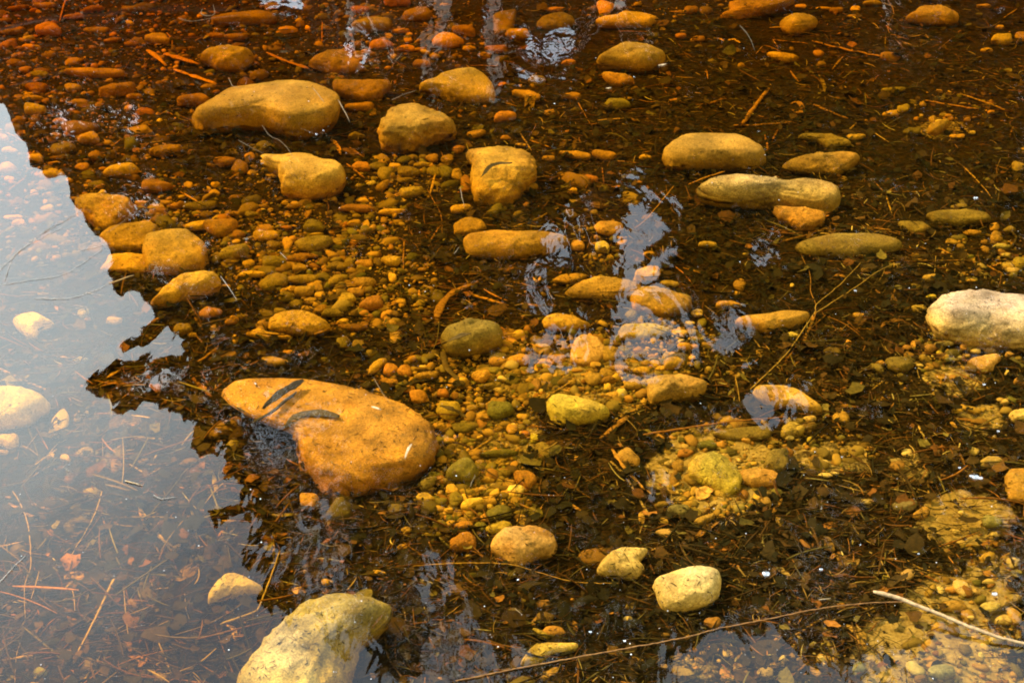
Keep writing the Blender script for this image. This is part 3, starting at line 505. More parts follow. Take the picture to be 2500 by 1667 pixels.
 (210,1475,66,30,0,'green'),(302,1472,28,25,0,'orange'),(780,1380,80,58,0,'ochre'),(730,1530,65,38,0,'orange'),(60,1530,58,28,-10,'orange'),(1550,1522,38,24,-5,'pale'),(2000,1516,36,24,20,'pale'),(110,815,36,20,0,'orange'),
 (95,655,32,15,0,'pale'),(145,590,40,30,0,'tan'),(10,910,35,34,0,'yellow'),(775,742,50,24,0,'tan'),(1350,960,55,30,30,'olive'),(800,1320,70,26,0,'olive'),(2190,1170,40,16,0,'tan'),(1640,940,26,12,0,'pale'),(1700,960,34,18,0,'ochre'),
 (1840,900,34,16,0,'grey'),(2150,80,40,45,-40,'yellow'),(900,1440,24,18,0,'moss'),(880,1490,16,14,0,'orange'),(2300,900,30,20,0,'olive'),(2310,1050,40,30,0,'ochre'),(430,400,40,40,-60,'yellow'),(410,455,20,14,0,'yellow'),(215,130,62,22,5,'ochre'),(30,500,70,44,10,'olive'),(1000,1215,35,16,0,'yellow')],
'G': [(2075,345,66,55,10,'orange'),(890,1040,45,32,20,'rust'),(20,20,40,18,0,'tan'),(440,60,40,24,20,'tan'),(1100,510,40,32,0,'rust'),(270,1500,50,36,0,'grey'),(1080,1530,60,36,0,'olive'),(2195,892,38,26,0,'yellow')],
'H': [(840,150,112,82,0,'green'),(655,180,48,30,15,'moss'),(580,330,66,42,0,'yellow'),(680,350,50,28,0,'green'),(680,395,45,20,0,'ochre'),(790,335,45,55,0,'olive'),(900,365,82,36,-25,'yellow'),(1010,350,52,36,-10,'ochre'),
 (1085,430,85,54,0,'green'),(1258,200,78,58,35,'orange'),(1195,275,56,38,20,'pale'),(1237,475,40,30,0,'yellow'),(1085,530,92,46,-10,'moss'),(985,460,28,30,0,'orange'),(385,400,56,36,0,'olive'),(570,522,50,20,-8,'olive'),
 (640,568,60,20,0,'yellow'),(690,515,50,40,0,'olive'),(845,630,96,66,0,'orange'),(765,270,42,36,10,'yellow'),(745,412,30,24,0,'yellow'),(960,525,45,40,0,'green'),(850,510,62,28,0,'orange'),(875,717,24,11,0,'pale'),
 (265,830,56,20,0,'yellow'),(1100,165,60,34,0,'olive'),(1010,205,45,22,0,'yellow'),(880,285,40,24,0,'olive'),(1055,295,36,22,-30,'yellow'),(1955,60,80,56,30,'ochre'),(2285,110,40,45,0,'ochre'),(2235,92,52,22,0,'pale'),
 (2290,415,80,44,0,'grey'),(2180,368,62,20,-10,'ochre'),(2185,485,35,22,0,'yellow'),(2210,560,72,30,0,'tan'),(1950,1140,32,20,10,'pale'),(1970,1055,36,24,10,'olive'),(1390,1130,60,38,0,'brown'),(1250,1000,18,30,10,'olive'),
 (1365,1245,75,20,30,'yellow'),(1440,1230,85,45,0,'rust'),(460,540,36,22,0,'ochre'),(600,230,70,34,-35,'olive'),(750,500,40,22,-30,'yellow'),(780,550,30,18,0,'ochre'),(1240,500,24,14,0,'yellow'),(440,905,20,8,0,'orange'),(2040,460,22,44,-10,'ochre'),(1180,300,30,20,0,'yellow'),(970,265,24,14,0,'pink'),(1380,1040,50,30,0,'brown'),(240,1520,28,20,10,'orange'),(2260,200,30,60,0,'ochre'),(2200,1250,30,20,0,'brown')],
'I': [(680,80,90,80,0,'olive'),(190,475,72,28,-30,'yellow'),(2120,95,88,42,0,'tan'),(1540,385,90,38,-8,'grey'),(1185,415,56,42,0,'red'),(990,95,36,27,0,'pale'),(2265,762,54,38,0,'pale'),(1915,425,22,15,0,'pale'),
 (1880,552,28,16,10,'pale'),(2142,572,28,18,0,'pale'),(2120,490,70,42,15,'grey'),(1410,860,24,18,0,'moss'),(1320,1078,19,19,0,'yellow'),(1865,1055,90,40,0,'ochre'),(2110,1060,70,40,0,'beige'),(1855,940,44,22,0,'orange'),
 (335,1365,22,32,0,'tan'),(650,1450,52,22,-8,'orange'),(600,1500,60,40,0,'tan'),(1230,1470,50,40,0,'grey'),(250,1165,62,42,0,'rust'),(370,1230,18,14,0,'ochre'),(1970,770,12,10,0,'pink'),(2100,890,40,22,0,'beige'),(2010,960,50,22,0,'beige'),
 (2200,1150,60,36,0,'beige'),(2280,1000,50,30,0,'beige'),(1980,1130,26,14,0,'pale'),(1075,160,24,12,0,'pale'),(1000,175,46,18,0,'beige'),(1880,760,20,14,0,'ochre'),(1650,430,60,34,-30,'yellow'),(1490,110,50,36,0,'ochre'),(1560,30,44,22,0,'pale'),(30,840,20,12,0,'ochre')],
}

# sticks, stems, bark and leaves: crop, points, width, colour, what, where (b lies on the bed, s floats)
TW = [
('A',[(440,0),(400,145)],14,'orange','stem','b'),('A',[(990,335),(1060,385),(1115,440)],40,'orange','bark','b'),('A',[(1170,465),(1300,510),(1455,562)],36,'orange','bark','b'),
('A',[(1110,360),(1340,430)],55,'red','bark','b'),('A',[(1120,220),(1155,270),(1155,345)],12,'orange','twig','b'),('A',[(1210,1285),(1330,1355)],16,'orange','stick','b'),('A',[(1545,1325),(1625,1355)],15,'orange','stick','b'),
('A',[(2165,150),(2160,300)],11,'red','stem','b'),('A',[(1790,350),(1900,400),(2075,460)],38,'red','bark','b'),('A',[(-10,862),(165,950)],11,'pink','stem','b'),('A',[(60,1275),(230,1150)],14,'rust','stick','b'),
('A',[(280,1568),(560,1410)],3.5,'pale','thread','s'),('A',[(720,1560),(920,1420)],4,'tan','thread','s'),('A',[(1760,840),(1800,900),(1900,960),(1960,1040),(2010,1095)],3,'pale','thread','s'),('A',[(1600,940),(1690,990),(1770,1030)],3,'pale','thread','s'),
('A',[(1535,520),(1560,575),(1620,590)],5,'pale','thread','s'),('A',[(1360,60),(1350,95),(1400,105),(1440,90),(1430,30)],5,'pale','thread','s'),('A',[(1200,120),(1290,140),(1440,120),(1600,100)],3,'pale','thread','s'),
('A',[(2100,590),(2150,650),(2180,690)],6,'pale','thread','s'),('A',[(2270,670),(2310,740),(2345,810)],6,'pale','thread','s'),('A',[(930,700),(945,760)],14,'brown','stem','b'),('A',[(700,935),(750,980),(815,930)],10,'orange','twig','b'),('A',[(1070,770),(1120,745),(1160,770)],16,'orange','bark','b'),
('A',[(2220,930),(2260,980),(2290,1040)],30,'orange','leaf','b'),('A',[(950,1000),(1000,960)],10,'rust','stick','b'),('A',[(1540,1200),(1620,1150)],12,'rust','stick','b'),
('B',[(885,438),(1100,442)],6,'orange','stem','b'),('B',[(1125,690),(1200,712)],9,'orange','stick','b'),('B',[(1745,808),(1940,792)],10,'yellow','stick','b'),('B',[(1600,660),(1650,760),(1710,850)],9,'rust','stem','b'),
('B',[(1290,940),(1430,990)],15,'orange','stick','b'),('B',[(1215,880),(1300,1010)],12,'ochre','stick','b'),('B',[(1870,1080),(2020,1092)],10,'orange','stick','b'),('B',[(1975,1037),(2120,1012)],10,'orange','stick','b'),
('B',[(655,1170),(620,1300)],17,'ochre','stick','b'),('B',[(1880,208),(2120,211)],6,'orange','stem','b'),('B',[(1530,1455),(1580,1405)],8,'yellow','stick','b'),('B',[(1180,1525),(1330,1470),(1480,1395)],15,'yellow','stick','b'),
('B',[(1775,1125),(1785,1230)],10,'red','stick','b'),('B',[(2255,1250),(2190,1330),(2060,1480),(1990,1530)],9,'orange','twig','m'),('B',[(960,1190),(1040,1115),(1170,1095)],32,'dark','leaf','m'),
('B',[(80,990),(175,1055)],15,'rust','stick','b'),('B',[(700,1568),(690,1440),(600,1270)],9,'rust','twig','b'),('B',[(820,1260),(850,1390)],7,'pale','thread','s'),('B',[(360,670),(430,640),(525,605)],4,'pale','thread','s'),
('B',[(380,410),(410,385),(430,360)],5,'pale','thread','s'),('B',[(2150,440),(2205,430)],12,'pale','leaf','s'),('B',[(1800,595),(1835,590)],6,'pale','leaf','s'),('B',[(2225,75),(2330,85)],8,'orange','stem','b'),
('B',[(1510,950),(1570,940)],9,'red','stick','b'),('B',[(60,1100),(180,1195)],14,'red','stick','b'),('B',[(10,680),(80,820)],8,'pale','thread','s'),('B',[(1255,720),(1290,650),(1310,740)],40,'brown','leaf','b'),('B',[(600,180),(700,150)],10,'rust','stick','b'),
('B',[(1340,1130),(1460,1180)],8,'ochre','stem','b'),('B',[(1540,1180),(1620,1100)],12,'rust','stick','b'),('B',[(1250,1200),(1420,1180)],9,'ochre','stem','b'),
('C',[(445,830),(540,700),(625,590)],28,'rust','stick','b'),('C',[(380,840),(560,838),(790,818)],16,'rust','stick','b'),('C',[(925,700),(1040,750),(1155,795)],18,'rust','stick','b'),('C',[(1150,880),(1225,815)],12,'ochre','stick','b'),
('C',[(770,475),(825,550)],16,'rust','stick','b'),('C',[(1660,672),(1850,705),(2035,732)],14,'orange','stick','b'),('C',[(1920,630),(2060,680),(2235,745)],13,'ochre','stick','b'),('C',[(820,210),(960,232)],6,'ochre','stem','b'),
('C',[(650,265),(890,292)],8,'orange','stem','b'),('C',[(915,275),(1100,322),(1260,355),(1420,385)],15,'orange','stick','b'),('C',[(630,185),(760,172),(890,155)],6,'yellow','stem','b'),('C',[(655,270),(690,325)],9,'yellow','stick','b'),
('C',[(1050,465),(1120,380)],14,'ochre','stick','b'),('C',[(430,170),(490,240),(530,340)],9,'grey','thread','s'),('C',[(1410,230),(1405,310)],9,'olive','stick','b'),('C',[(1830,560),(1950,545),(2080,530)],5,'orange','stem','b'),
('C',[(1925,1110),(2050,1240),(2130,1340)],10,'ochre','stem','b'),('C',[(1830,1180),(1900,1230),(2010,1262)],6,'ochre','stem','b'),('C',[(1410,1305),(1430,1370),(1450,1430)],11,'yellow','stick','b'),('C',[(1450,230),(1560,265)],7,'orange','stem','b'),
('C',[(1340,895),(1460,975)],7,'tan','stem','b'),('C',[(600,905),(625,1030)],16,'red','stick','b'),('C',[(690,860),(645,950)],14,'red','stick','b'),('C',[(130,1220),(230,1180),(330,1150)],11,'orange','stick','m'),('C',[(80,1240),(150,1210)],9,'orange','stick','b'),
('C',[(1030,1500),(1110,1504)],10,'orange','stick','b'),('C',[(1360,1530),(1550,1568)],9,'orange','stem','b'),('C',[(1755,342),(1860,250),(1960,215)],4,'ochre','twig','b'),('C',[(1420,-10),(1465,90),(1420,190),(1530,320)],5,'ochre','twig','b'),
('C',[(540,360),(585,305)],9,'ochre','stick','b'),('C',[(190,500),(205,470),(215,530)],10,'orange','leaf','b'),('C',[(1020,612),(1100,614)],5,'yellow','stem','b'),('C',[(1270,620),(1280,720)],9,'grey','stem','b'),('C',[(0,515),(130,522)],8,'ochre','stick','b'),
('C',[(2290,60),(2200,120)],10,'ochre','stick','b'),('C',[(1480,1205),(1600,1170)],9,'tan','stick','b'),('C',[(1420,1290),(1500,1240)],10,'rust','stick','b'),('C',[(1520,1290),(1690,1280)],9,'rust','stick','b'),('C',[(1330,1215),(1390,1280)],10,'rust','stick','b'),('C',[(2200,1500),(2338,1480)],12,'dark','stick','b'),('C',[(770,700),(815,685),(850,730),(830,760),(780,740)],30,'rust','leaf','b'),
('C',[(810,1060),(850,1140)],3,'dark','thread','b'),('C',[(200,700),(340,660)],14,'rust','stick','b'),('C',[(960,500),(990,560),(1000,620)],24,'olive','leaf','b'),('C',[(2240,920),(2265,850)],14,'rust','stick','b'),('C',[(350,270),(390,265),(440,292)],18,'yellow','leaf','b'),('C',[(255,255),(300,260),(330,280)],18,'yellow','leaf','b'),
('D',[(-10,958),(140,1035),(330,1115)],20,'pink','stick','b'),('D',[(545,165),(740,122)],4,'pale','thread','s'),('D',[(0,300),(110,190),(330,10)],4,'pale','thread','s'),('D',[(0,400),(200,365),(440,320),(700,150)],3.5,'pale','thread','s'),
('D',[(230,490),(450,490),(600,450),(720,400)],4,'pale','thread','s'),('D',[(30,370),(80,230),(140,160),(430,0)],3.5,'pale','thread','s'),('D',[(1250,960),(1400,870),(1465,810)],18,'rust','stick','b'),('D',[(1440,1100),(1600,985),(1740,905)],17,'red','stick','b'),
('D',[(1280,1010),(1420,1150)],26,'red','stick','b'),('D',[(1350,980),(1420,1100)],12,'red','stick','b'),('D',[(730,390),(900,335)],9,'ochre','stick','s'),('D',[(970,980),(1050,890)],13,'orange','stick','b'),('D',[(990,670),(1110,600)],24,'rust','stick','b'),
('D',[(1765,1230),(1830,1170),(1940,1090),(2040,1040)],62,'black','leaf','m'),('D',[(1690,1330),(1830,1250),(1900,1190),(1990,1120)],26,'dark','stick','m'),('D',[(1870,1390),(1980,1290),(2100,1250),(2190,1255),(2280,1285)],74,'dark','leaf','b'),
('D',[(1490,1200),(1570,1210),(1640,1250)],18,'dark','stick','b'),('D',[(1300,1300),(1400,1285),(1500,1300)],20,'rust','bark','b'),('D',[(1070,870),(1160,810)],7,'pink','stem','b'),('D',[(300,1568),(400,1450)],8,'tan','stem','b'),
('D',[(690,1568),(690,1430)],8,'tan','stem','b'),('D',[(1480,340),(1540,420),(1590,500)],3.5,'pale','thread','s'),('D',[(1310,730),(1345,770),(1390,840)],12,'rust','stick','b'),('D',[(1300,600),(1360,700)],20,'rust','stick','b'),('D',[(355,875),(465,890)],18,'pink','stick','b'),
('D',[(710,1030),(810,970)],18,'yellow','leaf','b'),('D',[(680,1080),(850,1040)],20,'rust','leaf','b'),('D',[(2110,730),(2230,690)],14,'orange','stick','b'),('D',[(840,1515),(900,1505)],14,'pink','stick','b'),('D',[(745,1520),(830,1470)],14,'pink','stick','b'),('D',[(1380,820),(1520,760)],12,'rust','stick','b'),
('D',[(820,1160),(870,1120)],8,'orange','stick','b'),('D',[(1880,180),(1930,230)],4,'pale','thread','s'),('D',[(1420,1440),(1500,1380)],12,'rust','stick','b'),('D',[(1080,1210),(1130,1160)],12,'rust','leaf','b'),
('E',[(860,458),(1000,495),(1145,538)],20,'orange','stick','b'),('E',[(545,435),(548,512)],20,'orange','stick','b'),('E',[(545,565),(543,622)],12,'orange','stick','b'),('E',[(660,660),(680,560),(760,460),(940,375)],60,'rust','bark','b'),
('E',[(1180,380),(1300,408)],16,'rust','stick','b'),('E',[(1230,525),(1400,550)],22,'rust','stick','b'),('E',[(620,110),(650,60),(695,-10)],15,'red','stick','b'),('E',[(445,100),(435,330)],15,'rust','stem','b'),('E',[(560,300),(700,140)],11,'rust','stem','b'),
('E',[(690,805),(780,765),(895,728)],38,'dark','leaf','m'),('E',[(705,850),(735,960),(850,1070)],48,'dark','bark','b'),('E',[(380,1170),(450,1090),(560,1040),(690,1045)],44,'black','leaf','b'),('E',[(685,1215),(770,1235),(865,1295)],38,'dark','leaf','m'),
('E',[(1160,1310),(1380,1355),(1670,1382)],12,'orange','stem','b'),('E',[(1290,1240),(1450,1120),(1620,1020)],15,'ochre','stem','b'),('E',[(860,1545),(960,1480),(1045,1425)],17,'ochre','stick','b'),('E',[(1815,1335),(1880,1290)],11,'yellow','stick','b'),
('E',[(1130,870),(1145,1000)],26,'rust','bark','b'),('E',[(2050,1405),(2270,1372),(2620,1320),(3010,1285)],14,'red','stem','m'),('E',[(780,190),(800,165),(815,145)],7,'pale','thread','s'),('E',[(1440,450),(1490,447)],5,'pale','thread','s'),('E',[(240,1020),(300,1130),(355,1200)],4,'tan','thread','s'),
('E',[(225,1220),(255,1225),(290,1240)],12,'pale','leaf','s'),('E',[(495,1470),(470,1510),(450,1570)],7,'pale','leaf','s'),('E',[(780,600),(930,510)],7,'ochre','stem','b'),('E',[(520,850),(430,880)],12,'ochre','stick','b'),('E',[(1250,720),(1240,780)],22,'orange','leaf','b'),
('E',[(1310,350),(1340,385),(1360,345)],18,'yellow','leaf','b'),('E',[(1380,820),(1300,800)],20,'orange','leaf','b'),('E',[(2150,870),(2338,770)],24,'dark','stick','b'),('E',[(1950,1280),(1760,1430)],40,'rust','bark','b'),('E',[(1340,900),(1400,960),(1480,880)],16,'rust','leaf','b'),
('F',[(1010,240),(1400,240),(1700,236),(2000,232)],9,'orange','stem','b'),('F',[(705,110),(900,60),(1040,5)],18,'rust','stick','b'),('F',[(830,840),(880,730),(940,575)],26,'orange','bark','b'),
('F',[(500,1100),(680,930),(790,800),(870,680),(940,570),(945,530),(1100,400),(1240,250)],8,'tan','twig','m'),('F',[(940,530),(905,440),(900,330),(840,190)],6,'rust','twig','m'),('F',[(935,590),(1200,420),(1340,320),(1480,250)],6,'tan','twig','m'),
('F',[(735,915),(800,830),(880,720),(1010,600)],15,'rust','twig','b'),('F',[(680,200),(715,340),(735,440)],6,'red','thread','b'),('F',[(50,285),(170,322)],14,'orange','stick','b'),('F',[(0,280),(70,340),(130,420)],9,'red','stem','b'),
('F',[(540,815),(620,825),(690,870)],9,'ochre','stem','b'),('F',[(1320,1100),(1400,1040)],11,'yellow','stick','b'),('F',[(1050,1356),(1230,1343)],11,'yellow','stick','b'),('F',[(1630,1350),(1670,1430)],18,'tan','stick','b'),
('F',[(1480,205),(1740,240)],9,'ochre','stem','b'),('F',[(1330,15),(1530,65)],13,'rust','stick','b'),('F',[(1750,145),(1860,195)],14,'orange','stick','b'),('F',[(1930,180),(2010,220)],14,'yellow','stick','b'),('F',[(0,855),(130,760),(190,695)],28,'dark','stick','b'),
('F',[(1860,1480),(1930,1600)],26,'rust','leaf','b'),('F',[(415,990),(515,1030)],8,'ochre','stem','b'),('F',[(400,1000),(410,1120)],9,'ochre','stem','b'),('F',[(1070,1218),(1240,1215)],30,'rust','leaf','b'),
('F',[(2080,240),(2150,180),(2250,150),(2285,80),(2230,20)],24,'dark','twig','b'),('F',[(2090,270),(2200,325),(2345,360)],12,'rust','twig','b'),('F',[(1055,345),(1100,330),(1140,350)],28,'orange','leaf','b'),('F',[(1370,690),(1430,650),(1530,640)],34,'rust','leaf','b'),
('F',[(1110,1150),(1105,1110),(1150,1085)],14,'red','leaf','b'),('F',[(1160,1100),(1175,1145)],22,'orange','leaf','b'),('F',[(1240,1110),(1250,1050)],22,'red','leaf','b'),('F',[(540,840),(575,890)],26,'yellow','leaf','b'),('F',[(1210,700),(1245,680)],10,'ochre','stick','b'),
('F',[(325,1190),(380,1165),(420,1140)],12,'ochre','stick','b'),('F',[(1280,690),(1340,715)],7,'ochre','stem','b'),('F',[(850,900),(760,960)],10,'rust','stick','b'),('F',[(1860,1310),(1930,1300),(2000,1310)],26,'rust','leaf','b'),('F',[(2300,400),(2200,440)],10,'dark','stick','b'),('F',[(1250,1480),(1280,1560)],16,'tan','leaf','b'),
('F',[(1780,1030),(1778,1080)],14,'orange','stick','b'),('F',[(2180,1240),(2240,1170)],8,'rust','stem','b'),('F',[(1430,1250),(1470,1190)],20,'rust','stick','b'),('F',[(1640,145),(1700,165)],14,'rust','leaf','b'),
('G',[(-10,655),(200,610),(435,575)],14,'tan','stick','b'),('G',[(85,280),(160,410),(195,560),(205,780),(165,930),(170,1140)],9,'tan','twig','m'),('G',[(685,280),(640,420),(570,560),(460,740)],9,'tan','twig','m'),('G',[(920,370),(1020,510),(1150,680)],19,'tan','stick','b'),
('G',[(930,400),(1000,570),(1065,690)],17,'pink','stick','b'),('G',[(1280,350),(1300,480),(1325,615)],18,'tan','stick','b'),('G',[(870,100),(940,140),(1000,175)],13,'tan','stick','b'),('G',[(1060,20),(1000,130)],13,'tan','stick','b'),('G',[(840,210),(960,240)],8,'pale','stem','s'),
('G',[(780,370),(1000,280)],13,'rust','stick','b'),('G',[(350,410),(200,360),(20,310)],28,'pink','bark','b'),('G',[(250,475),(180,430),(40,350)],28,'pink','bark','b'),('G',[(690,460),(715,560),(680,640)],18,'rust','bark','b'),
('G',[(1370,703),(1475,707)],13,'tan','stick','b'),('G',[(1300,672),(1365,650)],14,'pink','stick','b'),('G',[(1390,638),(1440,630)],10,'pink','stick','b'),('G',[(770,870),(740,920),(640,1130),(520,1365)],17,'tan','stem','m'),
('G',[(520,1362),(430,1355),(200,1385),(-10,1420)],18,'tan','stick','b'),('G',[(430,860),(500,850),(600,870),(770,865)],80,'yellow','leaf','b'),('G',[(680,920),(520,970),(380,1030)],7,'pink','stem','b'),('G',[(240,1070),(170,1150),(90,1260),(-10,1370)],11,'tan','stem','b'),
('G',[(50,1110),(150,1050)],11,'tan','stick','b'),('G',[(-10,900),(90,790),(180,705)],4.5,'pale','thread','s'),('G',[(1040,940),(1135,928)],11,'tan','stick','b'),('G',[(1150,875),(1270,865)],28,'ochre','leaf','b'),('G',[(1240,970),(1250,1070),(1275,1150)],10,'tan','stem','b'),
('G',[(1480,1175),(1600,1130),(1725,1080),(1770,980),(1830,820),(1880,680)],15,'tan','stem','m'),('G',[(1835,560),(1840,740)],18,'tan','stick','b'),('G',[(1830,250),(1890,400)],15,'rust','stick','b'),('G',[(1830,440),(1920,440),(2025,435)],28,'moss','leaf','b'),
('G',[(2200,450),(2205,520)],15,'orange','stick','b'),('G',[(1770,1020),(1850,1070)],10,'tan','stem','b'),('G',[(1520,1180),(1570,1220),(1580,1285)],36,'pink','leaf','b'),('G',[(540,1580),(610,1480),(680,1370)],14,'tan','stem','b'),
('G',[(270,980),(400,1050),(650,1160),(900,1340),(1230,1568)],9,'rust','twig','b'),('G',[(1010,1360),(1180,1320),(1350,1300)],7,'rust','stem','b'),('G',[(450,1120),(490,1160),(545,1190)],32,'orange','leaf','b'),('G',[(430,1545),(475,1515)],18,'orange','stick','b'),
('G',[(800,1260),(850,1280),(880,1360)],36,'rust','leaf','b'),('G',[(940,1080),(1075,1140)],7,'tan','stem','b'),('G',[(1600,1300),(1750,1230),(1900,1150)],7,'rust','stem','b'),('G',[(720,1330),(750,1180),(860,1090)],6,'rust','stem','b'),
('G',[(100,1568),(110,1400),(150,1240)],9,'tan','stem','b'),('G',[(1190,460),(1290,455)],36,'orange','leaf','b'),('G',[(180,430),(250,480)],34,'orange','leaf','b'),('G',[(1030,305),(1080,330),(1190,318)],6,'pale','thread','s'),('G',[(1960,940),(2010,960),(2060,950)],60,'pink','leaf','b'),
('G',[(1100,1570),(1300,1490),(1420,1490)],9,'rust','stem','b'),('G',[(350,100),(150,220)],12,'pink','stick','b'),('G',[(380,0),(210,120)],12,'tan','stick','b'),('G',[(430,120),(480,160)],6,'pale','thread','s'),('G',[(1340,400),(1390,420),(1430,415)],30,'orange','leaf','b'),('G',[(1490,480),(1590,480)],14,'yellow','leaf','b'),
('G',[(600,130),(720,70),(790,110)],9,'pink','stem','b'),('G',[(1000,170),(1200,60)],12,'pink','stick','b'),('G',[(860,1390),(960,1420),(930,1470)],44,'rust','leaf','b'),('G',[(0,1080),(120,990),(260,950)],7,'tan','stem','b'),('G',[(1430,150),(1460,330)],26,'tan','leaf','b'),
('H',[(1840,-5),(1930,130),(2060,270)],32,'orange','bark','b'),('H',[(1830,80),(1930,180),(2020,330),(2120,490)],17,'tan','stick','b'),('H',[(1300,480),(1405,340)],11,'orange','stick','b'),('H',[(1535,360),(1635,410)],44,'orange','bark','b'),('H',[(1590,260),(1700,330)],17,'rust','stick','b'),
('H',[(1750,140),(1790,190),(1770,290),(1730,360)],9,'ochre','twig','b'),('H',[(760,785),(820,840),(870,890)],18,'orange','stick','b'),('H',[(930,790),(970,865)],26,'rust','bark','b'),('H',[(380,755),(450,840)],5,'red','thread','b'),('H',[(1030,970),(1080,880),(1140,780)],9,'ochre','stem','b'),
('H',[(420,610),(600,730),(740,760)],8,'rust','twig','b'),('H',[(330,800),(740,765),(1130,770),(1400,840),(1600,890),(1890,900)],7,'ochre','twig','m'),('H',[(900,650),(1010,740),(1140,790)],7,'rust','stem','b'),('H',[(380,1040),(440,1070),(455,1150)],13,'pale','twig','b'),('H',[(405,1120),(385,1280),(390,1430)],15,'rust','stem','b'),
('H',[(320,1270),(340,1400),(420,1520),(430,1580)],13,'ochre','stem','b'),('H',[(1450,1020),(1500,1035),(1560,1080)],8,'yellow','stem','b'),('H',[(1765,1105),(2010,1092)],17,'orange','stick','b'),('H',[(1490,835),(1580,790),(1670,735)],9,'red','stem','b'),('H',[(1680,730),(1680,770)],8,'red','stick','b'),
('H',[(700,1140),(830,1040)],9,'ochre','stem','b'),('H',[(860,1330),(865,1400)],15,'ochre','stick','b'),('H',[(1000,1510),(1110,1420)],14,'olive','stick','b'),('H',[(930,1470),(1000,1515),(1020,1580)],14,'ochre','twig','b'),('H',[(835,1560),(930,1470)],8,'ochre','stem','b'),('H',[(2150,1200),(2260,1185)],10,'orange','stick','b'),
('H',[(610,620),(640,690)],14,'rust','stick','b'),('H',[(1900,665),(2010,840)],5,'dark','stem','b'),('H',[(440,1430),(500,1580)],10,'rust','stem','b'),('H',[(1110,1170),(1175,1140),(1240,1180)],60,'red','leaf','b'),('H',[(1710,1180),(1755,1140),(1800,1150)],66,'red','leaf','b'),
('H',[(840,1450),(900,1420),(950,1370)],60,'rust','leaf','b'),('H',[(1360,1550),(1410,1500),(1480,1470)],60,'ochre','leaf','b'),('H',[(1440,1000),(1700,860)],6,'olive','stem','b'),('H',[(2100,680),(2190,650)],12,'pink','stick','b'),('H',[(650,1510),(700,1550)],26,'pink','leaf','b'),
('H',[(1580,1530),(1625,1490)],14,'orange','stick','b'),('H',[(1960,1380),(2060,1430)],26,'ochre','leaf','b'),('H',[(180,520),(420,530)],8,'rust','stem','b'),('H',[(890,250),(910,200),(925,175)],6,'pale','thread','s'),('H',[(1190,1070),(1240,1110)],4,'pale','thread','s'),('H',[(2070,270),(2140,330)],14,'ochre','stick','b'),
('H',[(1220,370),(1290,400)],18,'orange','leaf','b'),('H',[(270,430),(330,420)],26,'orange','leaf','b'),('H',[(300,1110),(230,1200)],14,'rust','leaf','b'),('H',[(1540,1120),(1600,1230)],50,'rust','leaf','b'),('H',[(1850,1180),(1870,1240)],12,'orange','stick','b'),('H',[(560,1080),(700,1000)],6,'rust','stem','b'),
('I',[(1325,955),(1450,985),(1600,1040),(1800,1120),(2000,1200),(2200,1270),(2420,1320)],25,'tan','straw','s'),('I',[(1555,745),(1620,790),(1800,850),(1960,890),(2050,888)],15,'ochre','stem','b'),('I',[(520,1395),(620,1320),(710,1245)],24,'orange','stick','b'),
('I',[(745,1285),(870,1205),(990,1130)],19,'ochre','stick','b'),('I',[(720,1568),(890,1430)],15,'rust','stick','b'),('I',[(465,375),(560,430)],15,'yellow','stick','b'),('I',[(425,395),(480,425)],10,'yellow','stick','b'),('I',[(530,448),(610,452)],11,'yellow','stick','b'),
('I',[(640,450),(680,380),(715,330)],22,'orange','leaf','b'),('I',[(510,375),(640,365)],8,'ochre','stem','b'),('I',[(315,540),(395,548)],12,'yellow','stick','b'),('I',[(230,705),(345,690)],13,'orange','stick','b'),('I',[(335,930),(400,870)],11,'yellow','stick','b'),
('I',[(1690,210),(1710,370)],14,'ochre','stick','b'),('I',[(1810,200),(1860,300)],6,'ochre','stem','b'),('I',[(2080,1120),(2200,1060),(2350,1005)],30,'dark','stick','b'),('I',[(1700,945),(1830,955)],14,'ochre','stick','b'),('I',[(820,1170),(850,1125)],13,'orange','stick','b'),
('I',[(1280,165),(1330,195)],10,'rust','stick','b'),('I',[(1230,230),(1280,150)],8,'rust','stick','b'),('I',[(130,600),(210,530),(290,490)],44,'rust','leaf','b'),('I',[(1030,745),(1075,700)],24,'orange','leaf','b'),('I',[(1640,830),(1770,890)],28,'red','bark','b'),
('I',[(660,790),(710,820),(770,860)],36,'tan','leaf','b'),('I',[(2180,730),(2250,690)],11,'ochre','stick','b'),('I',[(1430,690),(1500,645)],11,'pink','stick','b'),('I',[(-1480,1555),(-800,1420),(0,1275),(300,1200),(640,1135),(900,1080),(1200,1040),(1600,1018)],8,'rust','straw','s'),
('I',[(220,620),(300,660),(400,610)],70,'red','leaf','b'),('I',[(870,650),(960,620),(1060,690)],110,'brown','leaf','b'),('I',[(1090,700),(1160,760),(1230,740)],90,'brown','leaf','b'),('I',[(1000,540),(1040,500),(1085,520)],46,'red','leaf','b'),('I',[(360,770),(430,805)],34,'red','leaf','b'),
('I',[(300,1480),(350,1520),(380,1560)],80,'rust','leaf','b'),('I',[(430,1380),(440,1480),(470,1560)],70,'brown','leaf','b'),('I',[(1140,1180),(1230,1230),(1260,1350)],70,'ochre','leaf','b'),('I',[(1360,1440),(1430,1425),(1510,1435)],26,'red','leaf','b'),('I',[(1650,1300),(1700,1370)],26,'rust','leaf','b'),
('I',[(150,340),(200,290),(260,270)],90,'pink','leaf','b'),('I',[(1200,480),(1260,500),(1340,460)],36,'olive','leaf','b'),('I',[(820,690),(1080,560)],6,'dark','stem','b'),('I',[(700,1380),(960,1390)],7,'pink','stem','b'),('I',[(2220,610),(2280,550)],16,'red','stick','b'),
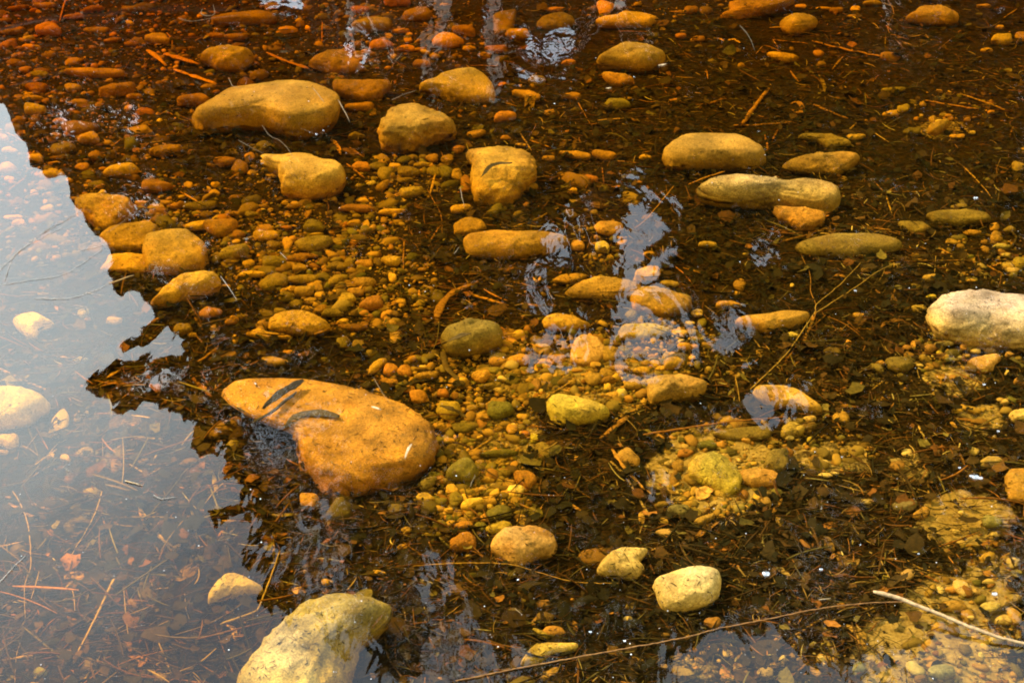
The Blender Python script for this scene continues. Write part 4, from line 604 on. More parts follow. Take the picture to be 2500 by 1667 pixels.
('I',[(2060,820),(2100,850),(2150,870)],50,'rust','leaf','b'),('I',[(0,1180),(230,1120)],9,'ochre','stem','b'),('I',[(960,1010),(1040,1000)],9,'pale','stem','s'),('I',[(1880,0),(1940,110)],24,'rust','leaf','b'),('I',[(1420,320),(1520,230)],34,'brown','leaf','b'),('I',[(1100,1400),(1040,1340),(980,1160)],50,'olive','leaf','b'),
]
BUBBLES = [('I',605,835,38),('I',2010,185,34),('I',1985,178,20),('I',2045,192,22),('I',2140,970,26),('I',975,805,18),('I',1630,700,10),('C',2013,1328,20),('H',1695,1225,16),('H',1925,1285,14),('F',2070,1068,14),('F',1205,438,13),('F',2165,1382,13),('I',1905,122,13),('F',430,245,8),('F',165,1195,7),('B',1455,695,8),('A',2125,900,12),('A',2172,875,9),('D',1715,1062,10),('I',1240,640,9),('B',1990,515,8),('I',1115,50,9)]
# ------------------------------------------------------------------ stones
def polar(poly, c, n=144):
    """distance from c to the outline in n directions"""
    P = np.asarray(poly) - c; Q = np.roll(P, -1, 0); out_ = np.zeros(n)
    for i in range(n):
        a = 2 * math.pi * i / n; d = np.array((math.cos(a), math.sin(a)))
        e = Q - P; den = d[0] * e[:, 1] - d[1] * e[:, 0]; den = np.where(abs(den) < 1e-12, 1e-12, den)
        t_ = (P[:, 0] * e[:, 1] - P[:, 1] * e[:, 0]) / den; s = (P[:, 0] * d[1] - P[:, 1] * d[0]) / den
        ok = (s >= -1e-6) & (s <= 1 + 1e-6) & (t_ > 0)
        out_[i] = t_[ok].max() if ok.any() else 1e-3
    return out_

def smooth_c(a, k):
    for _ in range(k): a = (np.roll(a, 1) + 2 * a + np.roll(a, -1)) / 4
    return a

def poly_centroid(P):
    x, y = P[:, 0], P[:, 1]; x2, y2 = np.roll(x, -1), np.roll(y, -1); cr = x * y2 - x2 * y; A = cr.sum() / 2
    return np.array(((x + x2) @ cr, (y + y2) @ cr)) / (6 * A)

def edge_dist(Q, W):
    """distance of each point of Q to the closed outline W"""
    A = W; B_ = np.roll(W, -1, 0); best = np.full(len(Q), 9.)
    for a, b_ in zip(A, B_):
        e = b_ - a; t_ = np.clip(((Q - a) @ e) / (e @ e + 1e-12), 0, 1); best = np.minimum(best, np.hypot(*(Q - a - t_[:, None] * e).T))
    return best

def make_stone(pts, thick, rough, facets, sub, seed, smooth=4, elev=74, lift=.38, soft=2.3, top=.35, lobe=False):
    """pts: outline in picture pixels. Returns (vertices, faces): a closed boulder lying on the bed whose outline, from the photograph's side, follows it."""
    r_ = np.random.default_rng(seed)
    P = np.array(pts, float); c0 = poly_centroid(P)
    bx0, by0 = P.min(0); bx1, by1 = P.max(0)
    base = hit_bed(c0[0], min(by1 - .22 * (by1 - by0), 1660 + 40))
    nrm = np.array((0, -math.cos(R(elev)), math.sin(R(elev)))); e1 = np.array((1., 0, 0)); e2 = np.cross(nrm, e1)
    zc = base[2] + .01
    target = P.copy()
    scale = np.ones(2); shift = np.zeros(2)
    US, F = ico(sub)
    U = US.copy()
    for _ in range(facets):
        a = r_.uniform(0, 2 * math.pi); el = r_.uniform(R(18), R(75)); d = np.array((math.cos(a) * math.cos(el), math.sin(a) * math.cos(el), math.sin(el)))
        ex = np.maximum(0, U @ d - r_.uniform(.68, .88)); U = U - .9 * ex[:, None] * d
    rr = np.hypot(U[:, 0], U[:, 1]); th = np.arctan2(U[:, 1], U[:, 0])
    r0 = np.hypot(US[:, 0], US[:, 1]); zp = np.sign(US[:, 2]) * (1 - np.clip(r0, 0, 1) ** soft) ** (1 / soft)
    fac = np.where(abs(US[:, 2]) > 1e-4, U[:, 2] / np.where(abs(US[:, 2]) > 1e-4, US[:, 2], 1), 1)
    zp = zp * np.clip(fac, 0, 1)
    off = r_.uniform(-50, 50, 3)
    bumps = fbm(U * 1.6 + off, 3); fine = fbm(U * (7 if sub < 4 else 9) + off, 4)
    for it in range(5):
        cc = c0 + shift; r = ray(*cc); c = r * ((zc - CAM_H) / r[2]) + np.array((0, 0, CAM_H))
        W = []
        for (X, Y) in P:
            r = ray(c0[0] + (X - c0[0]) * scale[0] + shift[0], c0[1] + (Y - c0[1]) * scale[1] + shift[1])
            o = np.array((0, 0, CAM_H)); tt = ((c - o) @ nrm) / (r @ nrm); q = o + r * tt - c; W.append((q @ e1, q @ e2))
        W = np.array(W); Rp = smooth_c(polar(W, np.zeros(2)), smooth)
        ang = (th % (2 * math.pi)) / (2 * math.pi) * len(Rp); i0 = np.floor(ang).astype(int) % len(Rp); f = ang - np.floor(ang)
        RR = Rp[i0] * (1 - f) + Rp[(i0 + 1) % len(Rp)] * f
        span = W.max(0) - W.min(0); T = thick * min(span[1], span[0] * .75) * .5
        dep = -float(bed_z(np.array([c[0]]), np.array([c[1]]))[0])
        T = min(T, .16, dep * (.80 if top < .2 else .62))
        zq = zp
        if sub >= 4:
            an = np.linspace(0, 2 * math.pi, len(Rp), endpoint=False)[::2]; OL = np.stack([Rp[::2] * np.cos(an), Rp[::2] * np.sin(an)], 1)
            q = np.stack([RR * rr * np.cos(th), RR * rr * np.sin(th)], 1); ed = edge_dist(q, OL); wv_ = .62 * ed.max()
            pil = (1 - (1 - np.clip(ed / wv_, 0, 1)) ** soft) ** (1 / soft)
            zq = np.sign(US[:, 2]) * pil * (.55 + .45 * abs(zp))
        lowf = 1 + .10 * bumps
        if lobe: lowf = lowf * np.clip(.92 + 1.5 * (RR * rr * np.cos(th)) / span[0], .50, 1.08)     # low slab on the left, dome on the right
        V = c + (RR * rr)[:, None] * (np.cos(th)[:, None] * e1 + np.sin(th)[:, None] * e2) + (zq * T * (lowf + .22 * bumps))[:, None] * nrm
        nn = U / np.linalg.norm(U, axis=1)[:, None]
        Nw = nn[:, :1] * e1 + nn[:, 1:2] * e2 + nn[:, 2:] * nrm
        amp = (.10 if rough else .035) * T * 1.6
        V = V + Nw * (amp * fine)[:, None]
        zt = -max(.005, top * dep); V[:, 2] = np.where(V[:, 2] > zt, zt + (V[:, 2] - zt) * .3, V[:, 2]); V[:, 2] = np.minimum(V[:, 2], -.004)
        vis = V[V[:, 2] > bed_z(V[:, 0], V[:, 1]) - .004]; vis = vis if len(vis) > 30 else V
        pr = project(vis); a0, a1 = pr.min(0), pr.max(0)
        scale = np.clip(scale * np.clip((P.max(0) - P.min(0)) / (a1 - a0), .6, 1.5), .5, 1.9)
        shift = shift + ((P.max(0) + P.min(0)) - (a1 + a0)) / 2
        zc = base[2] + T * (.62 if sub >= 4 else .4) + .004
    return V, F, c

ALL_V, ALL_F, NV = [BV], [np.concatenate([BF[:, [0, 1, 2]], BF[:, [0, 2, 3]]])], len(BV)
def reg(V, F):
    global NV
    ALL_V.append(V); ALL_F.append(F + NV); NV += len(V)

LM = []        # landmarks for the labels: name, centre
placed = []    # every labelled thing: object, centre px, base words
SECOND = {'ochre': 'orange', 'yellow': 'rust', 'pale': 'tan', 'warm': 'beige', 'beige': 'moss', 'honey': 'orange', 'olive': 'brown', 'orange': 'ochre', 'rust': 'brown', 'moss': 'ochre', 'pink': 'rust', 'gold': 'orange', 'brown': 'olive', 'green': 'olive', 'grey': 'olive', 'tan': 'rust', 'red': 'rust'}
def stone_tint(V, F, colour, k, seed, crest=None):
    """the rock's own colour at each vertex: a base, patches of a second mineral, thin veins, a brown silt collar where it enters the bed; crest adds a painted tree reflection"""
    r_ = np.random.default_rng(seed + 77); a = np.array(PAL[colour]) * k; b_ = np.array(PAL[SECOND.get(colour, 'brown')]) * k
    sz = np.ptp(V, axis=0).max(); P = (V - V.mean(0)) / sz; off = r_.uniform(-30, 30, 3)
    m_ = np.clip((fbm(P * 2.4 + off, 4) - .02) / .28, 0, 1)[:, None] * r_.uniform(.35, .8)
    c = a * (1 - m_) + b_ * m_; c = c * (1 + .35 * fbm(P * 6 + off, 3))[:, None]
    vein = np.clip(1 - abs(fbm(P * np.array((1.5, 1.5, 5)) @ np.array([[1, .3, 0], [-.2, 1, .3], [0, .4, 1]]) + off, 3)) / .025, 0, 1)[:, None] * r_.uniform(0, .35)
    c = c * (1 - vein) + np.array((.12, .08, .035)) * vein
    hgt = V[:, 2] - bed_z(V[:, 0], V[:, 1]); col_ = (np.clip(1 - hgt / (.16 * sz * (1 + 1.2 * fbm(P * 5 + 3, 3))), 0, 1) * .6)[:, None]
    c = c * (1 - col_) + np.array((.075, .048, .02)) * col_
    if crest:  # mirrored tree's darker tone painted into the colour, right and far side
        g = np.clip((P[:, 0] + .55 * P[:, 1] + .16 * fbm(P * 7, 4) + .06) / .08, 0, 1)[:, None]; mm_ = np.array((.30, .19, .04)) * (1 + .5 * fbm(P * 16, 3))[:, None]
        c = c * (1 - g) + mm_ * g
    return np.clip(c, .004, .8)

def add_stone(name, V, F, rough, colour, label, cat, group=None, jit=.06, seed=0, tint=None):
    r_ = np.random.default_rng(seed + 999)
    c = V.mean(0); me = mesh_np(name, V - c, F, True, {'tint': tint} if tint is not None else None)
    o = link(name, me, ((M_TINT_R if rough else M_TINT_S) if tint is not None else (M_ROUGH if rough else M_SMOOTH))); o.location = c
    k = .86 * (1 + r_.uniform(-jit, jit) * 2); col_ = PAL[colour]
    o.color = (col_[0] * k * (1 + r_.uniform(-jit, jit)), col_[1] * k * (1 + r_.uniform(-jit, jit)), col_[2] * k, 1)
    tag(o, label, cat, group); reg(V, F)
    return o

for i, (cr, poly, colour, th, ro, fa, short, label) in enumerate(BIG):
    pts = [px(cr, *p) for p in poly]; A = np.array(pts)
    if 'slab of three' in short: A = (A - A.mean(0)) * 1.13 + A.mean(0); pts = A.tolist()
    big = (A.max(0) - A.min(0)).max()
    V, F, c = make_stone(pts, th, ro, fa, 5 if big > 90 else 4, i, smooth=(3 if big > 150 else 2) if th > .5 else 1, soft=2.3 if th > .5 else 3.4, top=.06 if short in ('great beige boulder', 'two-toned bottom boulder', 'blocky cream boulder', 'bone-shaped boulder') else (.45 if short == 'largest golden boulder' else .38), lobe=(short == 'largest golden boulder'))
    nm = 'boulder' if big > 110 else 'cobble'
    add_stone(nm, V, F, ro, colour, label, nm, None, .03, i, stone_tint(V, F, colour, .92, i, short == 'two-toned bottom boulder'))
    LM.append((short, (A.max(0) + A.min(0)) / 2, (A.max(0) - A.min(0)) / 2))

def where(X, Y, skip=None):
    """words that place a point by the nearest named stone"""
    best = None
    for n, c, h in LM:
        if n == skip: continue
        dx, dy = (X - c[0]), (Y - c[1]); d = math.hypot(max(0, abs(dx) - h[0]), 1.4 * max(0, abs(dy) - h[1])) + .06 * math.hypot(dx, dy)
        if best is None or d < best[0]: best = (d, n, dx / h[0], dy / h[1], dx, dy, h)
    d, n, ax, ay, dx, dy, h = best
    if abs(ax) < .75 and abs(ay) < .75: rel = 'on' 
    elif abs(ax) > 1.6 * abs(ay) or abs(ay) < .6: rel = 'left of' if ax < 0 else 'right of'
    elif abs(ay) > 1.6 * abs(ax) or abs(ax) < .6: rel = 'above' if ay < 0 else 'below'
    else: rel = ('upper ' if ay < 0 else 'lower ') + ('left of' if ax < 0 else 'right of')
    near = 'just ' if d < 30 else ('close ' if d < 70 else '')
    if rel == 'on': near = ''
    if near == 'close ': near = ''
    return f'{near}{rel} the {n}'

k = 0
FORM = lambda rx, ry: 'long flat' if rx / ry > 2.6 else ('oval' if rx / ry > 1.5 else ('upright' if ry / rx > 1.25 else 'rounded'))
REST = []
PEB_MIN = sorted((s[2] * s[3] for l_ in SM.values() for s in l_), reverse=True)[284]
for cr, lst in SM.items():
    for (cx, cy, rx, ry, ang, colour) in lst:
        r_ = np.random.default_rng(5000 + k); k += 1
        X, Y = px(cr, cx, cy); rx2, ry2 = rx * CS, ry * CS
        if X < -30 or X > 2530: continue
        th = np.linspace(0, 2 * math.pi, 28, endpoint=False); e = r_.uniform(1.8, 3.0)
        ex = np.sign(np.cos(th)) * abs(np.cos(th)) ** (2 / e); ey = np.sign(np.sin(th)) * abs(np.sin(th)) ** (2 / e)
        wob = 1 + .10 * np.cos(2 * th + r_.uniform(0, 6)) * r_.uniform(0, 1) + .10 * np.cos(3 * th + r_.uniform(0, 6)) + .05 * np.cos(5 * th + r_.uniform(0, 6))
        a = R(ang); x_ = ex * rx2 * wob; y_ = ey * ry2 * wob
        pts = np.stack([X + x_ * math.cos(a) - y_ * math.sin(a), Y + x_ * math.sin(a) + y_ * math.cos(a)], 1)
        ro = r_.random() < .3
        V, F, c = make_stone(pts, r_.uniform(.6, .85), ro, int(r_.integers(1, 5)), 4 if max(rx2, ry2) > 22 else 3, 5000 + k, smooth=1, elev=78, lift=.3, soft=r_.uniform(2.0, 2.6))
        if rx * ry < PEB_MIN:
            REST.append((V, F, PAL[colour])); reg(V, F); continue
        o = add_stone('pebble', V, F, ro, colour, None, 'pebble', 'pebbles and small stones on the stream bed', .09, k)
        sz = 'tiny' if rx2 < 11 else ('small' if rx2 < 22 else ('palm-sized' if rx2 < 40 else 'broad'))
        placed.append([o, X, Y, f"{sz} {WORD.get(colour, colour)} {FORM(rx, ry)} pebble"])
vs, fs, ts, nv = [], [], [], 0
for V, F, c in REST:
    vs.append(V); fs.append(F + nv); nv += len(V); ts.append(np.repeat(np.array([c]), len(V), 0) * rng.uniform(.8, 1.1))
tag(link('small_pebbles', mesh_np('small_pebbles', np.concatenate(vs), np.concatenate(fs), True, {'tint': np.concatenate(ts)}), M_GRAVEL),
    'smallest pebbles of all colours lying among the larger ones', 'pebbles', None, 'stuff')
print('stones', len(BIG), k)

# ------------------------------------------------------------------ twigs, bark, leaves
BVH = BVHTree.FromPolygons([tuple(v) for v in np.concatenate(ALL_V).tolist()], np.concatenate(ALL_F).tolist())
EYE = Vector((0, 0, CAM_H))
def hit(X, Y):
    r = Vector(ray(X, Y)); h = BVH.ray_cast(EYE, r.normalized())
    if h[0] is None: return Vector(hit_bed(X, Y))
    return h[0]
def at_z(X, Y, z):
    r = ray(X, Y); return np.array((0, 0, CAM_H)) + r * ((z - CAM_H) / r[2])

def resample(P, step):
    P = np.asarray(P, float); 
    # gentle Catmull-Rom through the traced points
    out_ = []
    Q = np.vstack([2 * P[0] - P[1], P, 2 * P[-1] - P[-2]])
    for i in range(1, len(Q) - 2):
        n = max(2, int(np.linalg.norm(Q[i + 1] - Q[i]) / step))
        for t_ in np.linspace(0, 1, n, endpoint=False):
            a, b_, c, d = Q[i - 1], Q[i], Q[i + 1], Q[i + 2]
            out_.append(.5 * ((2 * b_) + (c - a) * t_ + (2 * a - 5 * b_ + 4 * c - d) * t_ ** 2 + (3 * b_ - a - 3 * c + d) * t_ ** 3))
    out_.append(P[-1]); return np.array(out_)

def tube(path, rad, sides=7, flat=1.0, seed=0, taper=.45, ragged=.12):
    r_ = np.random.default_rng(seed); n = len(path); V = []; F = []
    path = np.asarray(path)
    T = np.gradient(path, axis=0); T /= np.linalg.norm(T, axis=1)[:, None] + 1e-9
    up = np.array((0, 0, 1.)); S = np.cross(T, up); S /= np.linalg.norm(S, axis=1)[:, None] + 1e-9; U = np.cross(S, T)
    for i in range(n):
        t_ = i / (n - 1); rr = rad * (1 - (1 - taper) * t_) * (1 + ragged * r_.normal()) * (1.0 if 0 < i < n - 1 else .55)
        for s in range(sides):
            a = 2 * math.pi * s / sides; V.append(path[i] + S[i] * math.cos(a) * rr + U[i] * math.sin(a) * rr * flat)
    for i in range(n - 1):
        for s in range(sides):
            a, b_ = i * sides + s, i * sides + (s + 1) % sides
            F += [(a, b_, b_ + sides), (a, b_ + sides, a + sides)]
    V.append(path[0]); V.append(path[-1]); c0, c1 = n * sides, n * sides + 1
    for s in range(sides):
        F.append((c0, (s + 1) % sides, s)); F.append((c1, (n - 1) * sides + s, (n - 1) * sides + (s + 1) % sides))
    return np.array(V), np.array(F)

def leafmesh(path, width, seed, thick=.0009, lobes=True):
    """a sodden curled leaf: outline with teeth, raised midrib, real thickness"""
    r_ = np.random.default_rng(seed); path = np.asarray(path); n = len(path); m_ = 9
    T = np.gradient(path, axis=0); T /= np.linalg.norm(T, axis=1)[:, None] + 1e-9
    S = np.cross(T, (0, 0, 1.)); S /= np.linalg.norm(S, axis=1)[:, None] + 1e-9
    V = []; nb_ = r_.uniform(.7, 1.3); ph = r_.uniform(0, 6, 4); curl = r_.uniform(-.3, .5)
    for i in range(n):
        t_ = i / (n - 1); w_ = width * .5 * (math.sin(math.pi * min(1, max(0, .03 + .94 * t_)) ** nb_)) ** .65
        l_ = 1 + .16 * math.sin(15 * t_ + ph[0]) + .06 * r_.normal() if lobes else 1; q_ = 1 + .16 * math.sin(13 * t_ + ph[1]) + .06 * r_.normal() if lobes else 1
        for j in range(m_):
            s = 2 * j / (m_ - 1) - 1; ww = w_ * (l_ if s < 0 else q_)
            z = ww * curl * s * s + width * .05 * math.sin(9 * t_ + 2.5 * s + ph[2]) + (.0012 if abs(s) < .1 else 0)
            V.append(path[i] + S[i] * s * ww + np.array((0, 0, z + .001)))
    V = np.array(V); F = []
    for i in range(n - 1):
        for j in range(m_ - 1):
            a = i * m_ + j; F += [(a, a + 1, a + m_ + 1), (a, a + m_ + 1, a + m_)]
    F = np.array(F); k_ = len(V)
    V2 = np.concatenate([V, V - np.array((0, 0, thick))]); F2 = np.concatenate([F, F[:, ::-1] + k_])
    rim = [(i * m_, (i + 1) * m_) for i in range(n - 1)] + [((i + 1) * m_ + m_ - 1, i * m_ + m_ - 1) for i in range(n - 1)] + [(j + 1, j) for j in range(m_ - 1)] + [((n - 1) * m_ + j, (n - 1) * m_ + j + 1) for j in range(m_ - 1)]
    F3 = []
    for a, b_ in rim: F3 += [(a, b_, b_ + k_), (a, b_ + k_, a + k_)]
    return V2, np.concatenate([F2, np.array(F3)])

PXM = lambda p: np.linalg.norm(np.asarray(p) - np.array((0, 0, CAM_H))) * KX / 2500.0      # metres per picture pixel at p
TG = {'stem': 'dead plant stems in the stream', 'stick': 'broken sticks on the stream bed', 'twig': 'thin twigs in the stream', 'thread': 'pale grass threads on the water',
      'leaf': 'sodden leaves in the stream', 'bark': 'strips of bark on the stream bed', 'straw': 'straws floating on the water'}
TN = {'stem': 'plant_stem', 'stick': 'broken_stick', 'twig': 'twig', 'thread': 'grass_thread', 'leaf': 'dead_leaf', 'bark': 'bark_strip', 'straw': 'straw'}
TC = {'stem': 'plant stem', 'stick': 'stick', 'twig': 'twig', 'thread': 'grass thread', 'leaf': 'leaf', 'bark': 'bark', 'straw': 'straw'}
for i, (cr, pts, w_, colour, what, pos) in enumerate(TW):
    r_ = np.random.default_rng(9000 + i)
    P = np.array([px(cr, *p) for p in pts]); ctr = P.mean(0)
    if ctr[0] < -40 or ctr[0] > 2560: continue
    L_ = np.linalg.norm(np.diff(P, axis=0), axis=1).sum()
    Q = resample(P, 5 if what in ('leaf',) else 11)
    if what not in ('leaf', 'bark') and len(Q) > 3:
        Q[1:-1] += r_.normal(0, .5, Q[1:-1].shape)
    wpx = w_ * CS * (.6 if what == 'thread' else 1.0) * (1.0 if what in ('leaf', 'bark') else 1.05)
    H = np.array([hit(*q) for q in Q])
    rad = .5 * wpx * PXM(H.mean(0))
    if pos == 's':
        z = np.full(len(Q), .0015)
        if what == 'straw' and colour == 'tan': z = np.linspace(.022, .004, len(Q))
        path = np.array([at_z(*q, zz) for q, zz in zip(Q, z)])
    else:
        s = np.linspace(0, 1, len(Q)); hz = H[:, 2] + (rad if what != 'leaf' else .003)
        A_ = np.polyfit(s, hz, 1) if len(Q) > 2 else np.array((0, hz[0])); z = np.polyval(A_, s)
        soft_ = .75 if what in ('leaf', 'thread', 'twig') else .35
        z = z + np.clip((hz - z).max(), 0, .035) * (1 - soft_)
        z = np.maximum(z * (1 - soft_) + hz * soft_, hz - rad * .3)
        z = np.convolve(np.pad(z, 2, mode='edge'), np.ones(5) / 5, 'valid')
        if pos == 'm': z = z + .014
        z = np.minimum(z, -.003)
        path = np.array([at_z(*q, zz) for q, zz in zip(Q, z)])
    if len(path) < 3: path = np.vstack([path[0], (path[0] + path[-1]) / 2, path[-1]])
    if what == 'leaf': V, F = leafmesh(path, max(rad * 2, .004) * 1.15, i)
    elif what == 'bark': V, F = tube(path, rad, 9, .3, i, .7, .22)
    elif what == 'stick': V, F = tube(path, rad, 8, .75, i, .85, .08)
    else: V, F = tube(path, max(rad, .0005), 6, 1, i, .5 if what != 'straw' else .7, .06)
    c = V.mean(0); o = link(TN[what], mesh_np(TN[what], V - c, F, True), M_TWIG); o.location = c
    k_ = r_.uniform(.75, 1.15) * (1.0 if colour in ('dark', 'black', 'brown') else .82)
    if what == 'thread': k_ *= (.9 if cr in 'DG' else .45)
    pc = PAL[colour]; o.color = (min(.8, pc[0] * k_), min(.8, pc[1] * k_), min(.8, pc[2] * k_), 1)
    dx, dy = P[-1] - P[0]; an = math.degrees(math.atan2(-dy, dx)) % 180
    ori = 'level' if an < 15 or an > 165 else ('rising' if an < 70 else ('upright' if an < 110 else 'falling'))
    ln = 'short' if L_ < 45 else ('long' if L_ > 130 else 'mid-length')
    if what == 'leaf': ln = 'small' if w_ < 30 else 'broad'
    if what == 'thread' and cr in 'DG': o.color = (.42, .38, .32, 1)
    tag(o, None, TC[what], TG[what])
    placed.append([o, ctr[0], ctr[1], f"{ln} {WORD.get(colour, colour)} {TC[what]}{'' if what=='leaf' else ' ' + ori}"])

# labels: by look, then by the named stone beside it, then by order where nothing else tells them apart
from collections import defaultdict
gd = defaultdict(list)
for p in placed: gd[p[3] + ' ' + where(p[1], p[2])].append(p)
for lab, ps in gd.items():
    if len(lab.split()) > 15: lab = lab.replace('just ', '').replace('mid-length ', '').replace('stone at the right edge', 'right edge stone').replace('boulder at the left edge', 'left edge boulder').replace('cobble in the sky gap', 'sky gap cobble')
    if len(ps) == 1: ps[0][0]['label'] = lab; continue
    xs = [p[1] for p in ps]; ys = [p[2] for p in ps]
    hor = (max(xs) - min(xs)) >= (max(ys) - min(ys)); ps.sort(key=lambda p: p[1] if hor else p[2])
    n = len(ps)
    for i, p in enumerate(ps):
        if n == 2: wd = ('left' if i == 0 else 'right') + ' of two' if hor else ('upper' if i == 0 else 'lower') + ' of two'
        elif n == 3: wd = (['left', 'middle', 'right'] if hor else ['top', 'middle', 'lowest'])[i] + ' of three'
        else: wd = (['first', 'second', 'third', 'fourth', 'fifth', 'sixth', 'seventh', 'eighth'][i]) + (' from the left' if hor else ' from the top')
        p[0]['label'] = (lab if len((lab + wd).split()) < 16 else lab.replace('just ', '').replace('mid-length ', '')) + ', ' + wd

# ------------------------------------------------------------------ gravel and litter nobody could count
def scatter(n, dens):
    """n random picture points accepted by the density function"""
    out_ = []
    while sum(((a[:, 0] > -60) & (a[:, 0] < 2560) & (a[:, 1] > -60) & (a[:, 1] < 1740)).sum() for a in out_) < n:
        X = rng.uniform(-650, 3150, n); Y = rng.uniform(-160, 2150, n)      # well past the frame on every side
        out_.append(np.stack([X, Y], 1)[rng.random(n) < dens(X, Y)])
    return np.concatenate(out_)
def bed_points(XY, lift=0):
    X, Y = XY[:, 0], XY[:, 1]; u = (X / 2500 - .5) * KX; v = (.5 - Y / 1667) * KY
    rx_, ry_, rz_ = u, CP + SP * v, -SP + CP * v; z = np.full(len(X), -.1)
    for _ in range(8):
        t_ = (z - CAM_H) / rz_; z = bed_z(rx_ * t_, ry_ * t_) + lift
    t_ = (z - CAM_H) / rz_
    return np.stack([rx_ * t_, ry_ * t_, z], 1), t_ * np.sqrt(rx_ ** 2 + ry_ ** 2 + rz_ ** 2)

def gravel(n, size_lo, size_hi, sub, seedo, name, label, dens=None, sink=(.1, .9), dim=1.0):
    XY = scatter(n, dens or (lambda X, Y: np.clip(mask(GRAV, X, Y), 0.035, 1) ** 1.6))
    n = len(XY); C, D = bed_points(XY); US, F0 = ico(sub); tm = []
    for q in range(14):
        r_ = np.random.default_rng(q + seedo); U = US.copy()
        for _ in range(int(r_.integers(1, 7))):
            d = r_.normal(size=3); d /= np.linalg.norm(d); U = U - .9 * np.maximum(0, U @ d - r_.uniform(.5, .8))[:, None] * d
        U = U * (1 + .34 * fbm(US * 1.5 + q * 3.1, 3))[:, None]; tm.append(U)
    tm = np.array(tm)
    s = size_lo * (size_hi / size_lo) ** (rng.random(n) ** 1.8)
    ax = np.stack([s * rng.uniform(.9, 1.5, n), s * rng.uniform(.7, 1.0, n), s * rng.uniform(.35, .7, n)], 1)
    T = tm[rng.integers(0, 14, n)] * ax[:, None, :]
    a = rng.uniform(0, 2 * math.pi, n); ti = rng.normal(0, .3, n)
    T = np.stack([T[..., 0], T[..., 1] * np.cos(ti)[:, None] - T[..., 2] * np.sin(ti)[:, None], T[..., 1] * np.sin(ti)[:, None] + T[..., 2] * np.cos(ti)[:, None]], -1)
    T = np.stack([T[..., 0] * np.cos(a)[:, None] - T[..., 1] * np.sin(a)[:, None], T[..., 0] * np.sin(a)[:, None] + T[..., 1] * np.cos(a)[:, None], T[..., 2]], -1)
    C = C + np.stack([C[:, 0] * 0, C[:, 0] * 0, ax[:, 2] * rng.uniform(sink[0], sink[1], n)], 1)
    V = (T + C[:, None, :]); V[..., 2] = np.minimum(V[..., 2], -.003); V = V.reshape(-1, 3); nv = len(US)
    F = (F0[None] + (np.arange(n) * nv)[:, None, None]).reshape(-1, 3)
    XYn = XY * .9408
    names = ['ochre', 'olive', 'yellow', 'beige', 'orange', 'rust', 'red', 'brown', 'green', 'pale']
    # upper left stones are rusty; the middle gravel golden and olive; the lower right beige
    left = np.clip((900 - XYn[:, 0]) / 600, 0, 1) * np.clip((560 - XYn[:, 1]) / 300, 0, 1); right = np.clip((XYn[:, 0] - 1500) / 500, 0, 1)
    Wt = np.stack([1.6 - left * .6, 1.6 - left * 1.0, .45 - left * .2, .1 + right * .7, .14 + left * .8, .2 + left * 1.6, .02 + left * .5, .5 + left * .8, .6 - left * .4, .02 + right * .25], 1).clip(0.01)
    cs_ = np.cumsum(Wt, 1); pick = (rng.random(n)[:, None] * cs_[:, -1:] > cs_).sum(1)
    cols = dim * np.array([PAL[q] for q in names])[pick] * rng.uniform(.45, 1.05, n)[:, None] * rng.uniform(.93, 1.07, (n, 3))
    o = link(name, mesh_np(name, V, F, True, {'tint': np.repeat(cols, nv, 0)}), M_GRAVEL)
    return tag(o, label, 'gravel', None, 'stuff')
UPL = [(250,150,420,190,1),(250,420,260,170,.9),(720,80,360,110,.8),(650,430,330,110,.5),(1180,420,260,200,.25),(1500,120,400,120,.3),(700,640,330,130,.5),(1230,880,380,150,.35),(2150,600,200,150,.25)]
gravel(650, .011, .032, 3, 30, 'half_buried_pebbles', 'flat brown and rusty pebbles half buried in silt, most of them in the upper left', lambda X, Y: np.clip(mask(UPL, X, Y), .02, 1), (-.55, .25), .72)
gravel(3600, .0045, .016, 2, 0, 'gravel', 'mixed golden, olive and rusty gravel between the larger stones')
gravel(16000, .0015, .0062, 1, 50, 'fine_gravel', 'fine grit and tiny pebbles scattered over the stream bed')

def litter_dens(X, Y):
    g = mask(GRAV, X, Y); s_ = mask(SAND, X, Y)
    return np.clip(1.0 - .84 * g - .76 * s_, .07, 1) * np.clip(1.2 - .7 * Y / 1667, .5, 1)
LC = np.array([(.009, .006, .003), (.018, .010, .005), (.034, .018, .007), (.062, .029, .011), (.13, .048, .015), (.24, .10, .03), (.30, .19, .08), (.13, .10, .04), (.42, .33, .18)])
def pick_cols(n, wts):
    w_ = np.array(wts, float); w_ /= w_.sum()
    return LC[rng.choice(len(LC), n, p=w_)] * rng.uniform(.7, 1.25, n)[:, None]

def patchy(C):
    return np.clip(.78 + 1.25 * fbm(C * np.array((3.2, 3.2, 0)) + 4.4, 4), .28, 1.5)[:, None]

